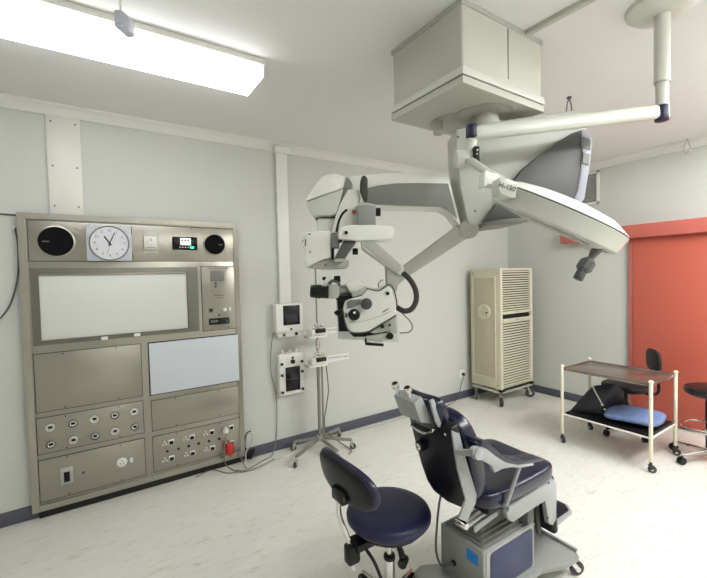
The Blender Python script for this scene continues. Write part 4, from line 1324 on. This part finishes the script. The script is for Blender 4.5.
# hoses and cables
part('black_hose', G().tube([Wp(399.5, 273, 2.0), Wp(404, 274, 1.99), Wp(411, 281, 1.98), Wp(415.8, 291, 1.98), Wp(416, 301, 1.98), Wp(411.5, 309, 1.98), Wp(404, 311, 1.98), Wp(397, 307.5, 2.0)], .014, 12), mat('hose_dark', (50, 50, 46), .5), ms)
part('thin_cable', G().tube([Wp(367, 288.5, 1.95), Wp(373, 290, 1.94), Wp(379, 290.5, 1.94), Wp(385, 287, 1.94), Wp(390, 284.5, 1.94), Wp(394, 290, 1.94), Wp(396.5, 300, 1.94), Wp(397, 306, 1.94)], .0035), SCOPED, ms)
part('white_cable', G().tube([Wp(397, 305, 2.0), Wp(402, 313, 2.0), Wp(409, 320, 2.0), Wp(412.5, 327, 2.0), Wp(409, 332, 2.0), Wp(400, 333, 2.02)], .0035), CABLE, ms)
part('small_loop', G().tube([Wp(378.5, 288, 2.05), Wp(378.5, 284, 2.05), Wp(381, 280.5, 2.05), Wp(383.5, 280, 2.05)], .0025), SCOPED, ms)

# ------------------------------------------------------------------ surgical lamp
ax, ay = -2.755, -2.82
lp = thing('surgical_lamp', 'cream ceiling surgical lamp with round white head on jointed arm', 'surgical lamp', (ax, ay, H))
part('ceiling_flange', G().lathe([(0, -.055), (.05, -.055), (.12, -.045), (.150, -.02), (.155, 0), (0, 0)], (ax, ay, H), n=48), LAMPC, lp)
ez = Wp(661, 112, (Vector((ax, ay, 0)) - Vector((CX, CY, 0))).dot(N)).z
part('drop_tube', G().cyl((ax, ay, 2.62), (ax, ay, 2.96), .034, n=28).cyl((ax, ay, ez + .01), (ax, ay, 2.625), .027, n=28), LAMPC, lp)
part('tube_seam', G().cyl((ax, ay, 2.618), (ax, ay, 2.624), .0345, n=28), SCOPEG, lp)
part('elbow_cap', G().cyl((ax, ay, ez - .045), (ax, ay, ez + .032), .031, n=28, bev=.006), NAVYP, lp)
de = (Vector((ax, ay, 0)) - Vector((CX, CY, 0))).dot(N)
A_ = Vector((ax, ay, ez + .0)) - E_ * .02
B_ = Wp(472, 133.5, 1.93)
part('extension_arm', G().beam(A_, B_, .05, .066, .018, seg=4), LAMPC, lp)
part('arm_end_cap', G().cyl(B_ - Z * .022, B_ + Z * .040, .029, n=24, bev=.004), NAVYP, lp)
C_ = Wp(469, 152, 1.93)
part('knee_post', G().cyl(B_ - Z * .03, C_, .026, n=24, bev=.003), LAMPC, lp)
part('knee_hub', G().cyl(Wp(455, 159, 1.93), Wp(475, 158.5, 1.93), .042, .040, n=36, bev=.008), LAMPC, lp)
part('hinge_block', G().px([(474.5, 146), (479.5, 146), (480, 161), (474.5, 161)], 1.87, 1.93, .002), BLACK, lp)
part('hinge_pin', G().cyl(Wp(477.5, 150, 1.865), Wp(477.5, 150, 1.87), .005).cyl(Wp(477, 154, 1.865), Wp(477, 154, 1.87), .004), CHROME, lp)
part('spring_arm', G().cyl(Wp(469, 160, 1.90), Wp(490, 174, 1.80), .021, .017, n=24, bev=.003).cyl(Wp(490, 174, 1.80), Wp(502, 180, 1.76), .019, n=20), LAMPC, lp)
part('clamp_block', G().px([(485, 170.5), (487.5, 170), (490, 172), (498.5, 174), (500, 177), (498, 185), (488, 183.5), (486.5, 186.5), (484, 185)], 1.72, 1.80, .004), LAMPW, lp)
# head
th_ = math.radians(31.5)
HC = Wp(556.5, 215.5, 1.76)
v_ = (HC - CAM).normalized()
n_ = (E_ * math.sin(th_) + Z * math.cos(th_)).normalized()
n_ = (n_ - v_ * n_.dot(v_) + v_ * .05).normalized()
RR = .292
part('head_body', G().lathe([(0, -.060), (.22, -.060), (.270, -.056), (.284, -.046), (RR, .015), (RR + .002, .022), (RR - .01, .026), (0, .026)], HC, n_, 96), LAMPC, lp)
o = part('head_dome', G().lathe([(RR - .012, .027), (RR - .004, .031), (RR - .03, .045), (RR * .75, .064), (RR * .5, .076), (RR * .25, .082), (0, .084), (0, .027)], HC, n_, 96), LAMPW, lp)
part('dome_seam', G().lathe([(0, .0245), (RR - .006, .0245), (RR - .006, .029), (0, .029)], HC, n_, 96), INKG, lp)
part('glass', G().lathe([(0, -.066), (.24, -.064), (.262, -.058), (0, -.056)], HC, n_, 96), GLASS, lp)
# left housing block with the model marking
jb = part('joint_housing', G().px([(498.5, 177), (508, 178.2), (518, 182), (516, 198.5), (509, 197), (500, 193.5), (498, 189)], 1.60, 1.68, .006, 3), LAMPC, lp)
text('marking', 'H-150', .028, Wp(507.3, 187, 1.597), E_ * math.cos(.33) - Z * math.sin(.33), -N, INK, lp)
part('handle_socket', G().px([(591.5, 239), (594.5, 236.5), (605.5, 241.5), (604.5, 247), (602, 249), (591, 244.5)], 1.535, 1.62, .004), LAMPC, lp)
part('socket_slot', G().px([(595.5, 238.6), (603.5, 242.5), (603, 244.5), (595, 240.8)], 1.532, 1.537), SCOPEM, lp)
h0, h1, h2, h3, h4, h5 = [Wp(a, b, 1.575) for a, b in ((600.5, 244), (590.5, 258.5), (588, 261), (583, 270), (581.5, 272), (577.5, 279.5))]
ho = part('handle_neck', G().cyl(h0, h1, .026, .011, n=8), SCOPED, lp)
part('handle_grip', G().lathe([(0, -.002), (.012, -.002), (.030, .016), (.030, .050), (.018, .064), (0, .064)], h1, h4 - h1, 8), SCOPED, lp, 20)
part('handle_tip', G().cyl(h4, h5, .019, .019, n=8, bev=.002), mat('tip_dark', (70, 72, 70), .4), lp)

# ------------------------------------------------------------------ camera and view
cd = bpy.data.cameras.new('camera')
co = bpy.data.objects.new('camera', cd)
COL.objects.link(co)
Mx = Matrix((Rr, U, -F)).transposed().to_4x4()
Mx.translation = CAM
co.matrix_world = Mx
cd.sensor_width = 36
cd.lens = FL * 36 / 707
cd.clip_start = .02
SC.camera = co
w = bpy.data.worlds.new('world')
w.use_nodes = True
w.node_tree.nodes['Background'].inputs['Color'].default_value = (.8, .82, .85, 1)
w.node_tree.nodes['Background'].inputs['Strength'].default_value = .3
SC.world = w
SC.view_settings.view_transform = 'Standard'
SC.view_settings.look = 'None'
SC.view_settings.exposure = 1.42
SC.view_settings.gamma = 1
SC.view_settings.use_curve_mapping = False
